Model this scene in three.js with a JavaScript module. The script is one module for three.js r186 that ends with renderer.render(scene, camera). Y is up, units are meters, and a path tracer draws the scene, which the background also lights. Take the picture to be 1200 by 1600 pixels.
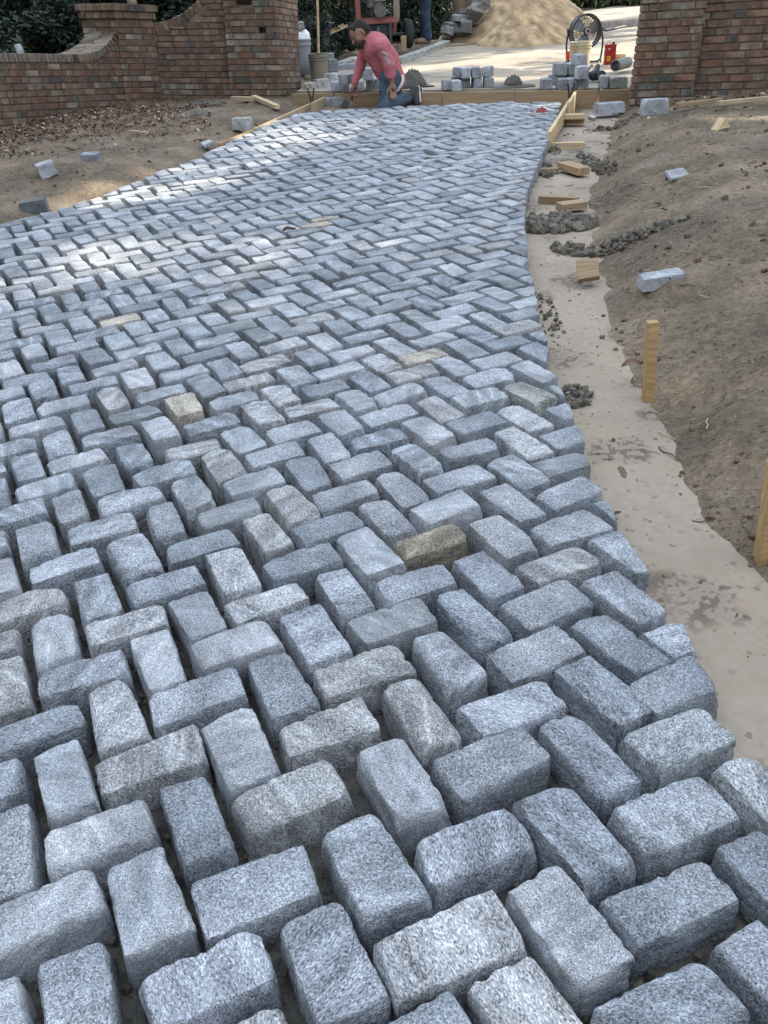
import * as THREE from 'three';
import { mergeGeometries, mergeVertices } from 'three/addons/utils/BufferGeometryUtils.js';
import { ImprovedNoise } from 'three/addons/math/ImprovedNoise.js';

// ---------------------------------------------------------------- camera, sky, sun, exposure
const scene = new THREE.Scene();
const PHOTO_W = 1200, PHOTO_H = 1600, FOCAL = 1300, TILT = 28 * Math.PI / 180;
const camera = new THREE.PerspectiveCamera(2 * Math.atan(PHOTO_H / 2 / FOCAL) * 180 / Math.PI, PHOTO_W / PHOTO_H, 0.05, 600);
const CAM_Y = 1.168;
camera.position.set(0, CAM_Y, 0);
camera.rotation.x = -TILT;
scene.add(camera);

const SUN_DIR = new THREE.Vector3(0.72, 0.60, -0.35).normalize();
{
  const w = 256, h = 128, data = new Float32Array(w * h * 4);
  for (let j = 0; j < h; j++) for (let i = 0; i < w; i++) {
    const el = ((j + 0.5) / h - 0.5) * Math.PI, s = Math.max(0, Math.sin(el));
    const k = Math.pow(1 - s, 2.2);
    const o = (j * w + i) * 4;
    const up = [0.71, 0.825, 0.985], low = [0.9, 0.95, 0.99];
    for (let c = 0; c < 3; c++) data[o + c] = 0.92 * (up[c] * (1 - k) + low[c] * k) * (el < 0 ? 0.35 : 1);
    data[o + 3] = 1;
  }
  const sky = new THREE.DataTexture(data, w, h, THREE.RGBAFormat, THREE.FloatType);
  sky.mapping = THREE.EquirectangularReflectionMapping;
  sky.magFilter = sky.minFilter = THREE.LinearFilter;
  sky.needsUpdate = true;
  scene.background = sky; scene.environment = sky;
}
const sun = new THREE.DirectionalLight(new THREE.Color(1, 0.9, 0.74), 4.2);
sun.position.copy(SUN_DIR).multiplyScalar(40).add(new THREE.Vector3(0, 0, -8));
sun.target.position.set(0, 0, -8);
sun.castShadow = true; sun.shadow.mapSize.set(4096, 4096); sun.shadow.radius = 1;
Object.assign(sun.shadow.camera, { left: -24, right: 24, top: 24, bottom: -24, near: 1, far: 110 });
scene.add(sun, sun.target);

const renderer = new THREE.WebGLRenderer();
renderer.toneMapping = THREE.LinearToneMapping;
renderer.toneMappingExposure = 2.6;
renderer.shadowMap.enabled = true;

// ---------------------------------------------------------------- helpers
const NOISE = new ImprovedNoise();
const nz = (x, y, z) => NOISE.noise(x, y, z);
const fbm = (x, y, z, o = 4) => { let a = 0, s = 1, t = 0; for (let i = 0; i < o; i++) { a += s * nz(x, y, z); t += s; s *= 0.5; x = x * 2.03 + 11.3; y = y * 2.03 + 5.1; z = z * 2.03 + 7.7; } return a / t; };
function rng(seed) { let a = seed >>> 0; return () => { a = (a + 0x6D2B79F5) | 0; let t = Math.imul(a ^ (a >>> 15), 1 | a); t = (t + Math.imul(t ^ (t >>> 7), 61 | t)) ^ t; return ((t ^ (t >>> 14)) >>> 0) / 4294967296; }; }
const V3 = (x, y, z) => new THREE.Vector3(x, y, z);
const clamp = (x, a, b) => Math.min(b, Math.max(a, x));
const sstep = (a, b, x) => { const t = clamp((x - a) / (b - a), 0, 1); return t * t * (3 - 2 * t); };
const lerp = (a, b, t) => a + (b - a) * t;
const lin = (r, g, b) => new THREE.Color().setRGB(r, g, b);

const names = {};
function numbered(n) { names[n] = (names[n] || 0) + 1; return names[n] === 1 ? n : n + '_' + String(names[n] - 1).padStart(3, '0'); }
function tag(o, label, category, group, kind) { o.userData.label = label; if (category) o.userData.category = category; if (group) o.userData.group = group; if (kind) o.userData.kind = kind; return o; }
function shade(o) { o.castShadow = true; o.receiveShadow = true; return o; }
function thing(name, label, category, group) { const g = new THREE.Group(); g.name = numbered(name); scene.add(g); return tag(g, label, category, group); }
function part(name, geo, mat, parent) { const m = shade(new THREE.Mesh(geo, mat)); m.name = name; (parent || scene).add(m); return m; }
function solo(name, geo, mat, label, category, group) { const m = shade(new THREE.Mesh(geo, mat)); m.name = numbered(name); scene.add(m); return tag(m, label, category, group); }
function structure(name, geo, mat) { const m = shade(new THREE.Mesh(geo, mat)); m.name = numbered(name); m.userData.kind = 'structure'; scene.add(m); return m; }

// the driveway climbs gently and leans a little: SX (right), SY (uphill), SN (up) are its own axes
const UNIT = 0.115, PLANE_H = 10.114381582856687 * UNIT, PITCH = 0.5675963947, ROLL = -0.04970443906;
const toWorld = (x, y, z) => V3(x, y * Math.cos(TILT) + z * Math.sin(TILT), -y * Math.sin(TILT) + z * Math.cos(TILT));
const SN = toWorld(Math.sin(ROLL) * Math.cos(PITCH), Math.cos(ROLL) * Math.cos(PITCH), Math.sin(PITCH));
const SX = toWorld(Math.cos(ROLL), -Math.sin(ROLL), 0);
const SY = toWorld(Math.sin(ROLL) * Math.sin(PITCH), Math.cos(ROLL) * Math.sin(PITCH), -Math.cos(PITCH));
const CAM = V3(0, CAM_Y, 0);
const site = (X, Y, H = 0) => V3(0, 0, 0).addScaledVector(SX, X).addScaledVector(SY, Y).addScaledVector(SN, H - PLANE_H).add(CAM);
const rayOf = (px, py) => toWorld((px - PHOTO_W / 2) / FOCAL, -(py - PHOTO_H / 2) / FOCAL, -1);
// a point of the photograph lying H above the driveway's surface -> site coordinates [X, Y]
function onSite(px, py, H = 0) { const d = rayOf(px, py), t = (H - PLANE_H) / d.dot(SN); return [d.dot(SX) * t, d.dot(SY) * t]; }
function at(px, py, H = 0) { const [X, Y] = onSite(px, py, H); return site(X, Y, H); }
// a point of the photograph at distance F ahead
function ahead(px, py, F) { const d = rayOf(px, py); return d.multiplyScalar(F / -d.z).add(CAM); }
function toPhoto(p) { const q = p.clone().sub(CAM), y = q.y * Math.cos(TILT) - q.z * Math.sin(TILT), z = q.y * Math.sin(TILT) + q.z * Math.cos(TILT); return [PHOTO_W / 2 + FOCAL * q.x / -z, PHOTO_H / 2 - FOCAL * y / -z, -z]; }
const SITE_Q = new THREE.Quaternion().setFromRotationMatrix(new THREE.Matrix4().makeBasis(SX, SN, SY.clone().negate()));
function stand(o, X, Y, H, yaw = 0, tiltX = 0, tiltZ = 0) {   // set an object on the site's surface
  o.position.copy(site(X, Y, H));
  o.quaternion.copy(SITE_Q).multiply(new THREE.Quaternion().setFromEuler(new THREE.Euler(tiltX, yaw, tiltZ, 'YXZ')));
  return o;
}
function standAt(o, px, py, H, yaw, tx, tz) { const [X, Y] = onSite(px, py, H); return stand(o, X, Y, H, yaw, tx, tz); }

// ---------------------------------------------------------------- textures
function tex(size, fn, srgb = true) {
  const d = new Uint8Array(size * size * 4);
  for (let j = 0; j < size; j++) for (let i = 0; i < size; i++) {
    const c = fn(i / size, j / size, i, j), o = (j * size + i) * 4;
    if (typeof c === 'number') { d[o] = d[o + 1] = d[o + 2] = clamp(c, 0, 1) * 255; }
    else { d[o] = clamp(c[0], 0, 1) * 255; d[o + 1] = clamp(c[1], 0, 1) * 255; d[o + 2] = clamp(c[2], 0, 1) * 255; }
    d[o + 3] = 255;
  }
  const t = new THREE.DataTexture(d, size, size);
  t.wrapS = t.wrapT = THREE.RepeatWrapping; t.magFilter = THREE.LinearFilter; t.minFilter = THREE.LinearMipmapLinearFilter; t.generateMipmaps = true;
  if (srgb) t.colorSpace = THREE.SRGBColorSpace;
  t.needsUpdate = true; return t;
}
// periodic value noise on an n x n lattice
function lattice(n, m, seed) { const r = rng(seed), a = new Float32Array(n * m); for (let i = 0; i < n * m; i++) a[i] = r(); return a; }
function periodic(nx, ny, seed) {
  const a = lattice(nx, ny, seed);
  return (u, v) => { const x = u * nx, y = v * ny, i = Math.floor(x), j = Math.floor(y), f = x - i, g = y - j, F = f * f * (3 - 2 * f), G = g * g * (3 - 2 * g);
    const A = a[(j % ny) * nx + i % nx], B = a[(j % ny) * nx + (i + 1) % nx], C = a[((j + 1) % ny) * nx + i % nx], D = a[((j + 1) % ny) * nx + (i + 1) % nx];
    return lerp(lerp(A, B, F), lerp(C, D, F), G); };
}
function layered(base, seed, oct = 5, ax = 1, ay = 1, gain = 0.5) { const fs = []; let s = 1, t = 0; for (let o = 0; o < oct; o++) { const k = base << o; fs.push([periodic(Math.max(1, Math.round(k * ax)), Math.max(1, Math.round(k * ay)), seed + o * 17), s]); t += s; s *= gain; } return (u, v) => { let a = 0; for (const [f, w] of fs) a += w * f(u, v); return a / t; }; }
function voronoi(n, m, seed) { // nearest grain of a jittered periodic grid: its random tones
  const r = rng(seed), px = new Float32Array(n * m), py = new Float32Array(n * m), t = new Float32Array(n * m);
  for (let i = 0; i < n * m; i++) { px[i] = r(); py[i] = r(); t[i] = r(); }
  return (u, v) => { const x = u * n, y = v * m, ci = Math.floor(x), cj = Math.floor(y); let best = 9, k = 0;
    for (let dj = -1; dj <= 1; dj++) for (let di = -1; di <= 1; di++) { const I = (ci + di + n) % n, J = (cj + dj + m) % m, q = J * n + I, dx = ci + di + px[q] - x, dy = cj + dj + py[q] - y, d = dx * dx + dy * dy; if (d < best) { best = d; k = q; } }
    return t[k]; };
}
const GRANITE_SPAN = 0.42;
function graniteTextures(seed, nx, ny, band, vein, contrast = 1) {
  const grain = voronoi(nx, ny, seed), fine = voronoi(nx * 2, ny * 2, seed + 3), patch = layered(6, seed + 5, 5, 1, band > 0 ? 3 : 1), bands = layered(2, seed + 9, 5, 1, 7), pits = layered(32, seed + 11, 3), cloud = layered(2, seed + 13, 3), veins = layered(3, seed + 17, 6, 1, 3), cleft = layered(5, seed + 19, 5, 1, 2.2);
  const map = tex(1024, (u, v) => {
    const g = grain(u, v), f = fine(u, v), p = patch(u, v), b = bands(u, v), c = cloud(u, v), w = Math.abs(veins(u, v) - 0.5);
    let l = g < 0.13 + 0.3 * (0.5 - p) + band * (b - 0.5) * 0.9 ? 0.4 + 0.16 * f : g < 0.46 ? 0.57 + 0.1 * f : g < 0.82 ? 0.67 + 0.08 * f : 0.78 + 0.1 * f;
    if (f < 0.05) l *= 0.6;
    l *= 0.68 + 0.36 * p + 0.28 * c; l = lerp(0.66, l, contrast);
    if (vein) l += vein * (sstep(0.07, 0.0, w) * 0.09 - sstep(0.12, 0.22, w) * 0.05);
    l += band * (b - 0.5) * -0.5;
    const t = 0.03 * (c - 0.5);
    return [l * (0.985 + t), l * 0.995, l * (1.02 - t)];
  });
  const bump = tex(1024, (u, v) => 0.22 * grain(u, v) + 0.12 * fine(u, v) + 0.4 * pits(u, v) + 0.9 * Math.abs(cleft(u, v) - 0.5) * 1.6 + (band ? 0.25 * bands(u, v) : 0), false);
  return { map, bump };
}
const GR = graniteTextures(11, 170, 170, 0, 0), GF = graniteTextures(23, 240, 250, 0.1, 0.8, 0.9), GV = graniteTextures(41, 150, 190, 0.1, 1), GN = graniteTextures(71, 100, 210, 0.32, 0.5);
function stoneMat(tex_, c, rough = 0.86, bump = 0.0058) { const m = new THREE.MeshStandardMaterial({ map: tex_.map, bumpMap: tex_.bump, bumpScale: bump, roughness: rough }); m.color = lin(...c); return m; }
const STONE_TINTS = [[0.77, 0.79, 0.82], [0.68, 0.705, 0.735], [0.86, 0.88, 0.9], [0.61, 0.64, 0.665], [0.77, 0.785, 0.8], [0.92, 0.92, 0.93], [0.71, 0.72, 0.73], [0.8, 0.775, 0.745], [0.56, 0.58, 0.585]];
const STONE = STONE_TINTS.map((c, i) => stoneMat([GR, GV, GF][i % 3], c)).concat([[0.8, 0.82, 0.86], [0.64, 0.67, 0.71], [0.9, 0.89, 0.88]].map((c) => stoneMat(GN, c)));
const TAN = stoneMat(GN, [0.97, 0.84, 0.68]), RUSTY = stoneMat(GV, [0.66, 0.55, 0.4]), OLIVE = stoneMat(GN, [0.75, 0.735, 0.67]), DARKSTONE = stoneMat(GN, [0.5, 0.53, 0.56]);
const stoneMix = stoneMat(GR, [1, 1, 1]); stoneMix.vertexColors = true;

const std = (o, c) => { const m = new THREE.MeshStandardMaterial({ roughness: 0.9, ...o }); if (c) m.color = lin(...c); return m; };
const dirtN = layered(4, 201, 7), dirtF = layered(64, 207, 3), dirtS = voronoi(170, 170, 209), dirtP = layered(3, 213, 4);
const dirtMap = tex(1024, (u, v) => { const a = dirtN(u, v), f = dirtF(u, v), s = dirtS(u, v), p = dirtP(u, v); let l = 0.50 + 0.30 * (a - 0.5) + 0.2 * (f - 0.5); if (s > 0.985) l += 0.12; if (s < 0.05) l -= 0.12; const w = 0.5 + (p - 0.5) * 0.9; return [l * (1.02 + 0.02 * w), l * (0.935 + 0.01 * w), l * (0.85 - 0.05 * w)]; });
const dirtBump = tex(1024, (u, v) => 0.6 * dirtN(u, v) + 0.3 * dirtF(u, v) + 0.2 * dirtS(u, v) - 0.1, false);
const dirtMat = std({ map: dirtMap, bumpMap: dirtBump, bumpScale: 0.02, roughness: 1, vertexColors: true });
const concN = layered(3, 301, 7), concF = layered(90, 305, 2), concD = layered(6, 311, 5), concS = voronoi(120, 120, 317), concE = layered(4, 331, 6);
const concMap = tex(1024, (u, v) => { const a = concN(u, v), f = concF(u, v), d = concD(u, v), s = concS(u, v); let l = 0.66 + 0.16 * (a - 0.5) + 0.07 * (f - 0.5); let k = sstep(0.5, 0.7, d) * (0.08 + 0.3 * sstep(0.45, 0.6, f)); if (s > 0.965) k += 0.3 * f; l *= 1 - k; const e = sstep(0.46, 0.58, concE(u, v)) * sstep(0.3, 0.7, f) * 0.3; return [lerp(l, 0.56, e), lerp(l * 0.955, 0.5, e), lerp(l * 0.9, 0.42, e)]; });
const concBump = tex(1024, (u, v) => 0.5 * concN(u, v) + 0.3 * concF(u, v), false);
const concMat = std({ map: concMap, bumpMap: concBump, bumpScale: 0.004, roughness: 0.95 }, [0.8, 0.72, 0.64]);
const slabMat = std({ map: concMap, bumpMap: concBump, bumpScale: 0.004, roughness: 0.95 }, [0.8, 0.75, 0.67]);
const bedMat = std({ map: dirtMap, bumpMap: dirtBump, bumpScale: 0.014, roughness: 1 }, [0.42, 0.47, 0.54]);
const sandN = layered(6, 401, 7), sandMap = tex(512, (u, v) => { const l = 0.68 + 0.5 * (sandN(u, v) - 0.5); return [l * 1.05, l * 0.9, l * 0.71]; });
const sandMat = std({ map: sandMap, bumpMap: dirtBump, bumpScale: 0.02, roughness: 1 });
const woodN = layered(2, 501, 6, 1, 14), woodK = layered(3, 507, 4);
const woodMap = tex(512, (u, v) => { const g = woodN(u, v), k = woodK(u, v); const ring = 0.5 + 0.5 * Math.sin((v * 26 + k * 5) * 6.283); const l = 0.76 + 0.2 * (g - 0.5) + 0.06 * (ring - 0.5); return [l, l * (0.88 + 0.03 * ring), l * 0.735]; });
const woodBump = tex(512, (u, v) => woodN(u, v), false);
const wood = (c) => std({ map: woodMap, bumpMap: woodBump, bumpScale: 0.002, roughness: 0.85 }, c);
const WOOD = wood([0.62, 0.54, 0.49]), WOODPALE = wood([0.95, 0.91, 0.86]), WOODOLD = wood([0.5, 0.45, 0.41]), WOODGREY = wood([0.75, 0.74, 0.76]);
const brickN = layered(6, 601, 5), brickF = layered(60, 605, 3);
const brickMap = tex(512, (u, v) => { const a = brickN(u, v), f = brickF(u, v); let l = 0.74 + 0.5 * (a - 0.5) + 0.2 * (f - 0.5); const w = sstep(0.6, 0.74, a) * 0.35; return [lerp(l, 0.86, w), lerp(l * 0.99, 0.86, w), lerp(l * 0.97, 0.86, w)]; });
const brickBump = tex(512, (u, v) => 0.6 * brickN(u, v) + 0.4 * brickF(u, v), false);
const brickMat = (c) => std({ map: brickMap, bumpMap: brickBump, bumpScale: 0.006, roughness: 0.95 }, c);
const BRICK = [[0.3, 0.175, 0.125], [0.26, 0.16, 0.12], [0.32, 0.2, 0.142], [0.28, 0.178, 0.135], [0.23, 0.148, 0.115], [0.32, 0.222, 0.165], [0.3, 0.168, 0.11], [0.245, 0.16, 0.125]].map(brickMat);
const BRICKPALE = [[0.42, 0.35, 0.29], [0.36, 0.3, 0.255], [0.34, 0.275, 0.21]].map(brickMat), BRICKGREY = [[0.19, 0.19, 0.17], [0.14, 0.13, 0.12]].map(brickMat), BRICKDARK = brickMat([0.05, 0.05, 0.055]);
const BRICKTAN = [[0.37, 0.24, 0.16], [0.33, 0.23, 0.165], [0.4, 0.295, 0.21], [0.3, 0.215, 0.16]].map(brickMat);
const brickMix = brickMat([1, 1, 1]);
const mortarMat = std({ map: concMap, bumpMap: dirtBump, bumpScale: 0.006, roughness: 1 }, [0.37, 0.31, 0.26]);
const wetMortar = std({ map: dirtMap, bumpMap: dirtBump, bumpScale: 0.008, roughness: 0.9 }, [0.56, 0.62, 0.68]);
const greyMortar = std({ map: dirtMap, bumpMap: dirtBump, bumpScale: 0.01, roughness: 1 }, [0.8, 0.86, 0.9]);
const BLACK = std({ roughness: 0.5 }, [0.02, 0.02, 0.022]), STEEL = std({ roughness: 0.4, metalness: 0.8 }, [0.4, 0.4, 0.42]), RUBBER = std({ roughness: 0.9 }, [0.03, 0.03, 0.032]);

// ---------------------------------------------------------------- shape makers
// A rough block: a rounded box on the four corners of quad (x right, y up the slope, anticlockwise from the near left), from hBot to hTop, chipped and bulged by noise. Local y is up, local z is -y of the quad.
function roughBlock(quad, hBot, hTop, { r = 0.012, nx = 8, ny = 5, nz: nh = 4, amp = 1, seed = 1, tilt = [0, 0], uvSpan = GRANITE_SPAN, chips = 1, taper = 0.03, cleave = 0, uvTurn = cleave ? 1 : 0 } = {}) {
  const R = rng(seed * 7919 + 13), ox = R() * 50, oy = R() * 50, oz = R() * 50, uo = R(), vo = R(), ua = uvTurn * (R() - 0.5) * 6.28, uc = Math.cos(ua), us = Math.sin(ua);
  const d = (a, b) => Math.hypot(quad[a][0] - quad[b][0], quad[a][1] - quad[b][1]);
  const a = Math.max(0.012, (d(0, 1) + d(3, 2)) / 4), b = Math.max(0.012, (d(0, 3) + d(1, 2)) / 4), c = (hTop - hBot) / 2;
  r = Math.min(r, a * 0.6, b * 0.6, c * 0.6);
  const line = (s, m) => { const o = [-s, -s + 0.3 * r, -s + r]; for (let i = 1; i < m - 1; i++) o.push(lerp(-s + r, s - r, i / (m - 1))); o.push(s - r, s - 0.3 * r, s); return o; };
  const gx = line(a, nx), gy = line(b, ny), gz = line(c, nh), A = gx.length - 1, B = gy.length - 1, C = gz.length - 1;
  const planes = []; // cleft facets: flat slices off the top, its edges and its corners
  if (cleave) { const cutAt = (nx_, ny_, nz_, deep) => { const q = Math.hypot(nx_, ny_, nz_), N = [nx_ / q, ny_ / q, nz_ / q]; planes.push([...N, Math.abs(N[0]) * a + Math.abs(N[1]) * b + Math.abs(N[2]) * c - deep * cleave]); };
    for (let i = 0; i < 2; i++) cutAt((R() - 0.5) * 0.22, (R() - 0.5) * 0.3, 1, 0.004 + R() * 0.007);
    for (const [ex, ey] of [[1, 0], [-1, 0], [0, 1], [0, -1]]) { const m = R() < 0.75 ? 2 : 1; for (let i = 0; i < m; i++) cutAt(ex + (R() - 0.5) * 0.35 * (1 - Math.abs(ex)), ey + (R() - 0.5) * 0.35 * (1 - Math.abs(ey)), 0.35 + R() * 1.3, 0.006 + R() * 0.012); cutAt(ex + (R() - 0.5) * 0.12, ey + (R() - 0.5) * 0.12, (R() - 0.5) * 0.3, 0.003 + R() * 0.007); }
    for (const ex of [-1, 1]) for (const ey of [-1, 1]) { cutAt(ex * (0.4 + R()), ey * (0.4 + R()), 0.4 + R() * 0.9, 0.012 + R() * 0.016); cutAt(ex * (0.4 + R()), ey * (0.4 + R()), (R() - 0.4) * 0.3, 0.006 + R() * 0.012); } }
  const idx = new Map(), pos = [], uv = [], ind = [];
  const vert = (i, j, k) => {
    const key = (i * 64 + j) * 64 + k; let q = idx.get(key); if (q !== undefined) return q;
    let x = gx[i], y = gy[j], z = gz[k];
    const rr = r * (0.75 + 0.9 * Math.abs(nz(x * 22 + ox, y * 22 + oy, z * 22 + oz)) * chips);
    const qx = clamp(x, -a + rr, a - rr), qy = clamp(y, -b + rr, b - rr), qz = clamp(z, -c + rr, c - rr);
    let dx = x - qx, dy = y - qy, dz = z - qz; const l = Math.hypot(dx, dy, dz) || 1; dx /= l; dy /= l; dz /= l;
    const n1 = nz(x * 11 + oy, y * 11 + oz, z * 11 + ox), n2 = nz(x * 34 + oz, y * 34 + ox, z * 34 + oy), n3 = nz(x * 85 + ox, y * 85 + oz, z * 85 + oy);
    let disp = amp * (0.0026 * n1 + 0.0024 * n2 + 0.0022 * n3);
    if (cleave) { const m = 0.013, near = (Math.abs(x) > a - m) + (Math.abs(y) > b - m) + (Math.abs(z) > c - m); if (near > 1) disp -= amp * 0.0075 * Math.max(0, nz(x * 52 + oz, y * 52 + ox, z * 52 + oy) + 0.08); else disp += amp * 0.0016 * nz(x * 60 + oy, y * 60 + oz, z * 60 + ox); }
    x = qx + dx * (rr + disp); y = qy + dy * (rr + disp); z = qz + dz * (rr + disp);
    for (const P of planes) { const over = x * P[0] + y * P[1] + z * P[2] - P[3]; if (over > 0) { const k = over * 0.94 - 0.0012 * n3; x -= P[0] * k; y -= P[1] * k; z -= P[2] * k; } }
    const tp = 1 + taper * (0.5 - z / (2 * c)); let s = (x / a * tp + 1) / 2, t = (y / b * tp + 1) / 2;
    const X = (1 - s) * (1 - t) * quad[0][0] + s * (1 - t) * quad[1][0] + s * t * quad[2][0] + (1 - s) * t * quad[3][0];
    const Y = (1 - s) * (1 - t) * quad[0][1] + s * (1 - t) * quad[1][1] + s * t * quad[2][1] + (1 - s) * t * quad[3][1];
    const H = (hTop + hBot) / 2 + z + (z > 0 ? tilt[0] * x + tilt[1] * y : 0);
    pos.push(X, H, -Y);
    const down = c - gz[k], wx = i === 0 ? -1 : i === A ? 1 : 0, wy = j === 0 ? -1 : j === B ? 1 : 0, both = wx && wy ? 0.6 : 1;
    let u = (gx[i] + wx * down * both) / uvSpan, v = (gy[j] + wy * down * both) / uvSpan;
    [u, v] = [u * uc - v * us, u * us + v * uc];
    uv.push(u + uo, v + vo);
    q = pos.length / 3 - 1; idx.set(key, q); return q;
  };
  const quadF = (p0, p1, p2, p3) => { ind.push(p0, p1, p2, p0, p2, p3); };
  for (let i = 0; i < A; i++) for (let j = 0; j < B; j++) { quadF(vert(i, j, C), vert(i + 1, j, C), vert(i + 1, j + 1, C), vert(i, j + 1, C)); quadF(vert(i, j, 0), vert(i, j + 1, 0), vert(i + 1, j + 1, 0), vert(i + 1, j, 0)); }
  for (let i = 0; i < A; i++) for (let k = 0; k < C; k++) { quadF(vert(i, 0, k), vert(i + 1, 0, k), vert(i + 1, 0, k + 1), vert(i, 0, k + 1)); quadF(vert(i, B, k), vert(i, B, k + 1), vert(i + 1, B, k + 1), vert(i + 1, B, k)); }
  for (let j = 0; j < B; j++) for (let k = 0; k < C; k++) { quadF(vert(0, j, k), vert(0, j, k + 1), vert(0, j + 1, k + 1), vert(0, j + 1, k)); quadF(vert(A, j, k), vert(A, j + 1, k), vert(A, j + 1, k + 1), vert(A, j, k + 1)); }
  const g = new THREE.BufferGeometry();
  g.setAttribute('position', new THREE.Float32BufferAttribute(pos, 3)); g.setAttribute('uv', new THREE.Float32BufferAttribute(uv, 2)); g.setIndex(ind); g.computeVertexNormals();
  return g;
}
const rectQuad = (l, w, j = 0, R = Math.random) => [[-l / 2, -w / 2], [l / 2, -w / 2], [l / 2, w / 2], [-l / 2, w / 2]].map((p) => [p[0] + (R() - 0.5) * j, p[1] + (R() - 0.5) * j]);
function blockGeo(l, h, w, seed, o = {}) { const R = rng(seed + 991); return roughBlock(rectQuad(l, w, o.jitter ?? 0.008, R), 0, h, { seed, ...o }); }
// a plain sawn board: length x, height y, thickness z, standing on its base centre
function boardGeo(l, h, t, seed = 1, bev = 0.002) { return roughBlock(rectQuad(l, t, 0, () => 0.5), 0, h, { r: bev, nx: 3, ny: 2, nz: 2, amp: 0.12, chips: 0.4, seed, uvSpan: 0.6, taper: 0 }); }
function merged(list) { return list.length === 1 ? list[0] : mergeGeometries(list.map((g) => { const q = g.index ? g.toNonIndexed() : g; for (const k of Object.keys(q.attributes)) if (!['position', 'normal', 'uv', 'color'].includes(k)) q.deleteAttribute(k); return q; })); }
function colored(g, c) { const n = g.attributes.position.count, a = new Float32Array(n * 3); for (let i = 0; i < n; i++) { a[i * 3] = c[0]; a[i * 3 + 1] = c[1]; a[i * 3 + 2] = c[2]; } g.setAttribute('color', new THREE.BufferAttribute(a, 3)); return g; }
// a sheet over scattered grid lines: point(i, j) -> Vector3
function sheet(nx, ny, point, uvOf, keep, color) {
  const pos = [], uv = [], ind = [], col = [];
  for (let j = 0; j <= ny; j++) for (let i = 0; i <= nx; i++) { const p = point(i, j); pos.push(p.x, p.y, p.z); const t = uvOf(i, j); uv.push(t[0], t[1]); if (color) col.push(...color(i, j)); }
  const W = nx + 1;
  for (let j = 0; j < ny; j++) for (let i = 0; i < nx; i++) { if (keep && !keep(i, j)) continue; const a = j * W + i; ind.push(a, a + 1, a + W + 1, a, a + W + 1, a + W); }
  const g = new THREE.BufferGeometry(); g.setAttribute('position', new THREE.Float32BufferAttribute(pos, 3)); g.setAttribute('uv', new THREE.Float32BufferAttribute(uv, 2));
  if (color) g.setAttribute('color', new THREE.Float32BufferAttribute(col, 3));
  g.setIndex(ind); g.computeVertexNormals(); return g;
}
// a lumpy heap: radii rx, rz, height h, base centre at the origin
function heapGeo(rx, rz, h, seed, { lump = 0.12, freq = 3, pow = 1.4, nr = 22, na = 48, uvSpan = 1, peak = 0, cone = false } = {}) {
  return sheet(na, nr, (i, j) => { const t = j / nr, th = -i / na * Math.PI * 2, e = 1 + 0.16 * nz(Math.cos(th) * 1.6 + seed, Math.sin(th) * 1.6, seed * 1.7), x = Math.cos(th) * t * rx * e, z = Math.sin(th) * t * rz * e;
    const prof = cone ? (1.02 - Math.sqrt(t * t + 0.012) - 0.02 * t) : Math.pow(Math.cos(Math.min(1, t) * Math.PI / 2), pow); const f = freq / Math.max(rx, rz);
    const bump = fbm(x * f + seed, prof * 1.3, z * f + seed * 2, 4) * lump * (0.3 + prof);
    return V3(x + (1 - t) * peak * rx, h * (prof + bump * 1.6 * (1 - t ** 4)) - (t > 0.96 ? 0.03 : 0), z); },
    (i, j) => { const t = j / nr, th = -i / na * Math.PI * 2; const y = (1 - t) * h; return [(Math.cos(th) * t * rx + 0.5 * y) * 1.2 / uvSpan, (Math.sin(th) * t * rz - 0.8 * y) * 1.2 / uvSpan]; });
}
function tubeGeo(pts, r, seg = 24, rad = 7) { const g = new THREE.TubeGeometry(new THREE.CatmullRomCurve3(pts), seg, r, rad, false); return g; }
function barGeo(a, b, r, rad = 8) { const d = b.clone().sub(a), l = d.length(), g = new THREE.CylinderGeometry(r, r, l, rad, 1); g.applyQuaternion(new THREE.Quaternion().setFromUnitVectors(V3(0, 1, 0), d.normalize())); g.translate((a.x + b.x) / 2, (a.y + b.y) / 2, (a.z + b.z) / 2); return g; }
function boxBar(a, b, w, h) { const d = b.clone().sub(a), l = d.length(), g = new THREE.BoxGeometry(l, h, w); g.applyQuaternion(new THREE.Quaternion().setFromUnitVectors(V3(1, 0, 0), d.normalize())); g.translate((a.x + b.x) / 2, (a.y + b.y) / 2, (a.z + b.z) / 2); return g; }
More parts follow.
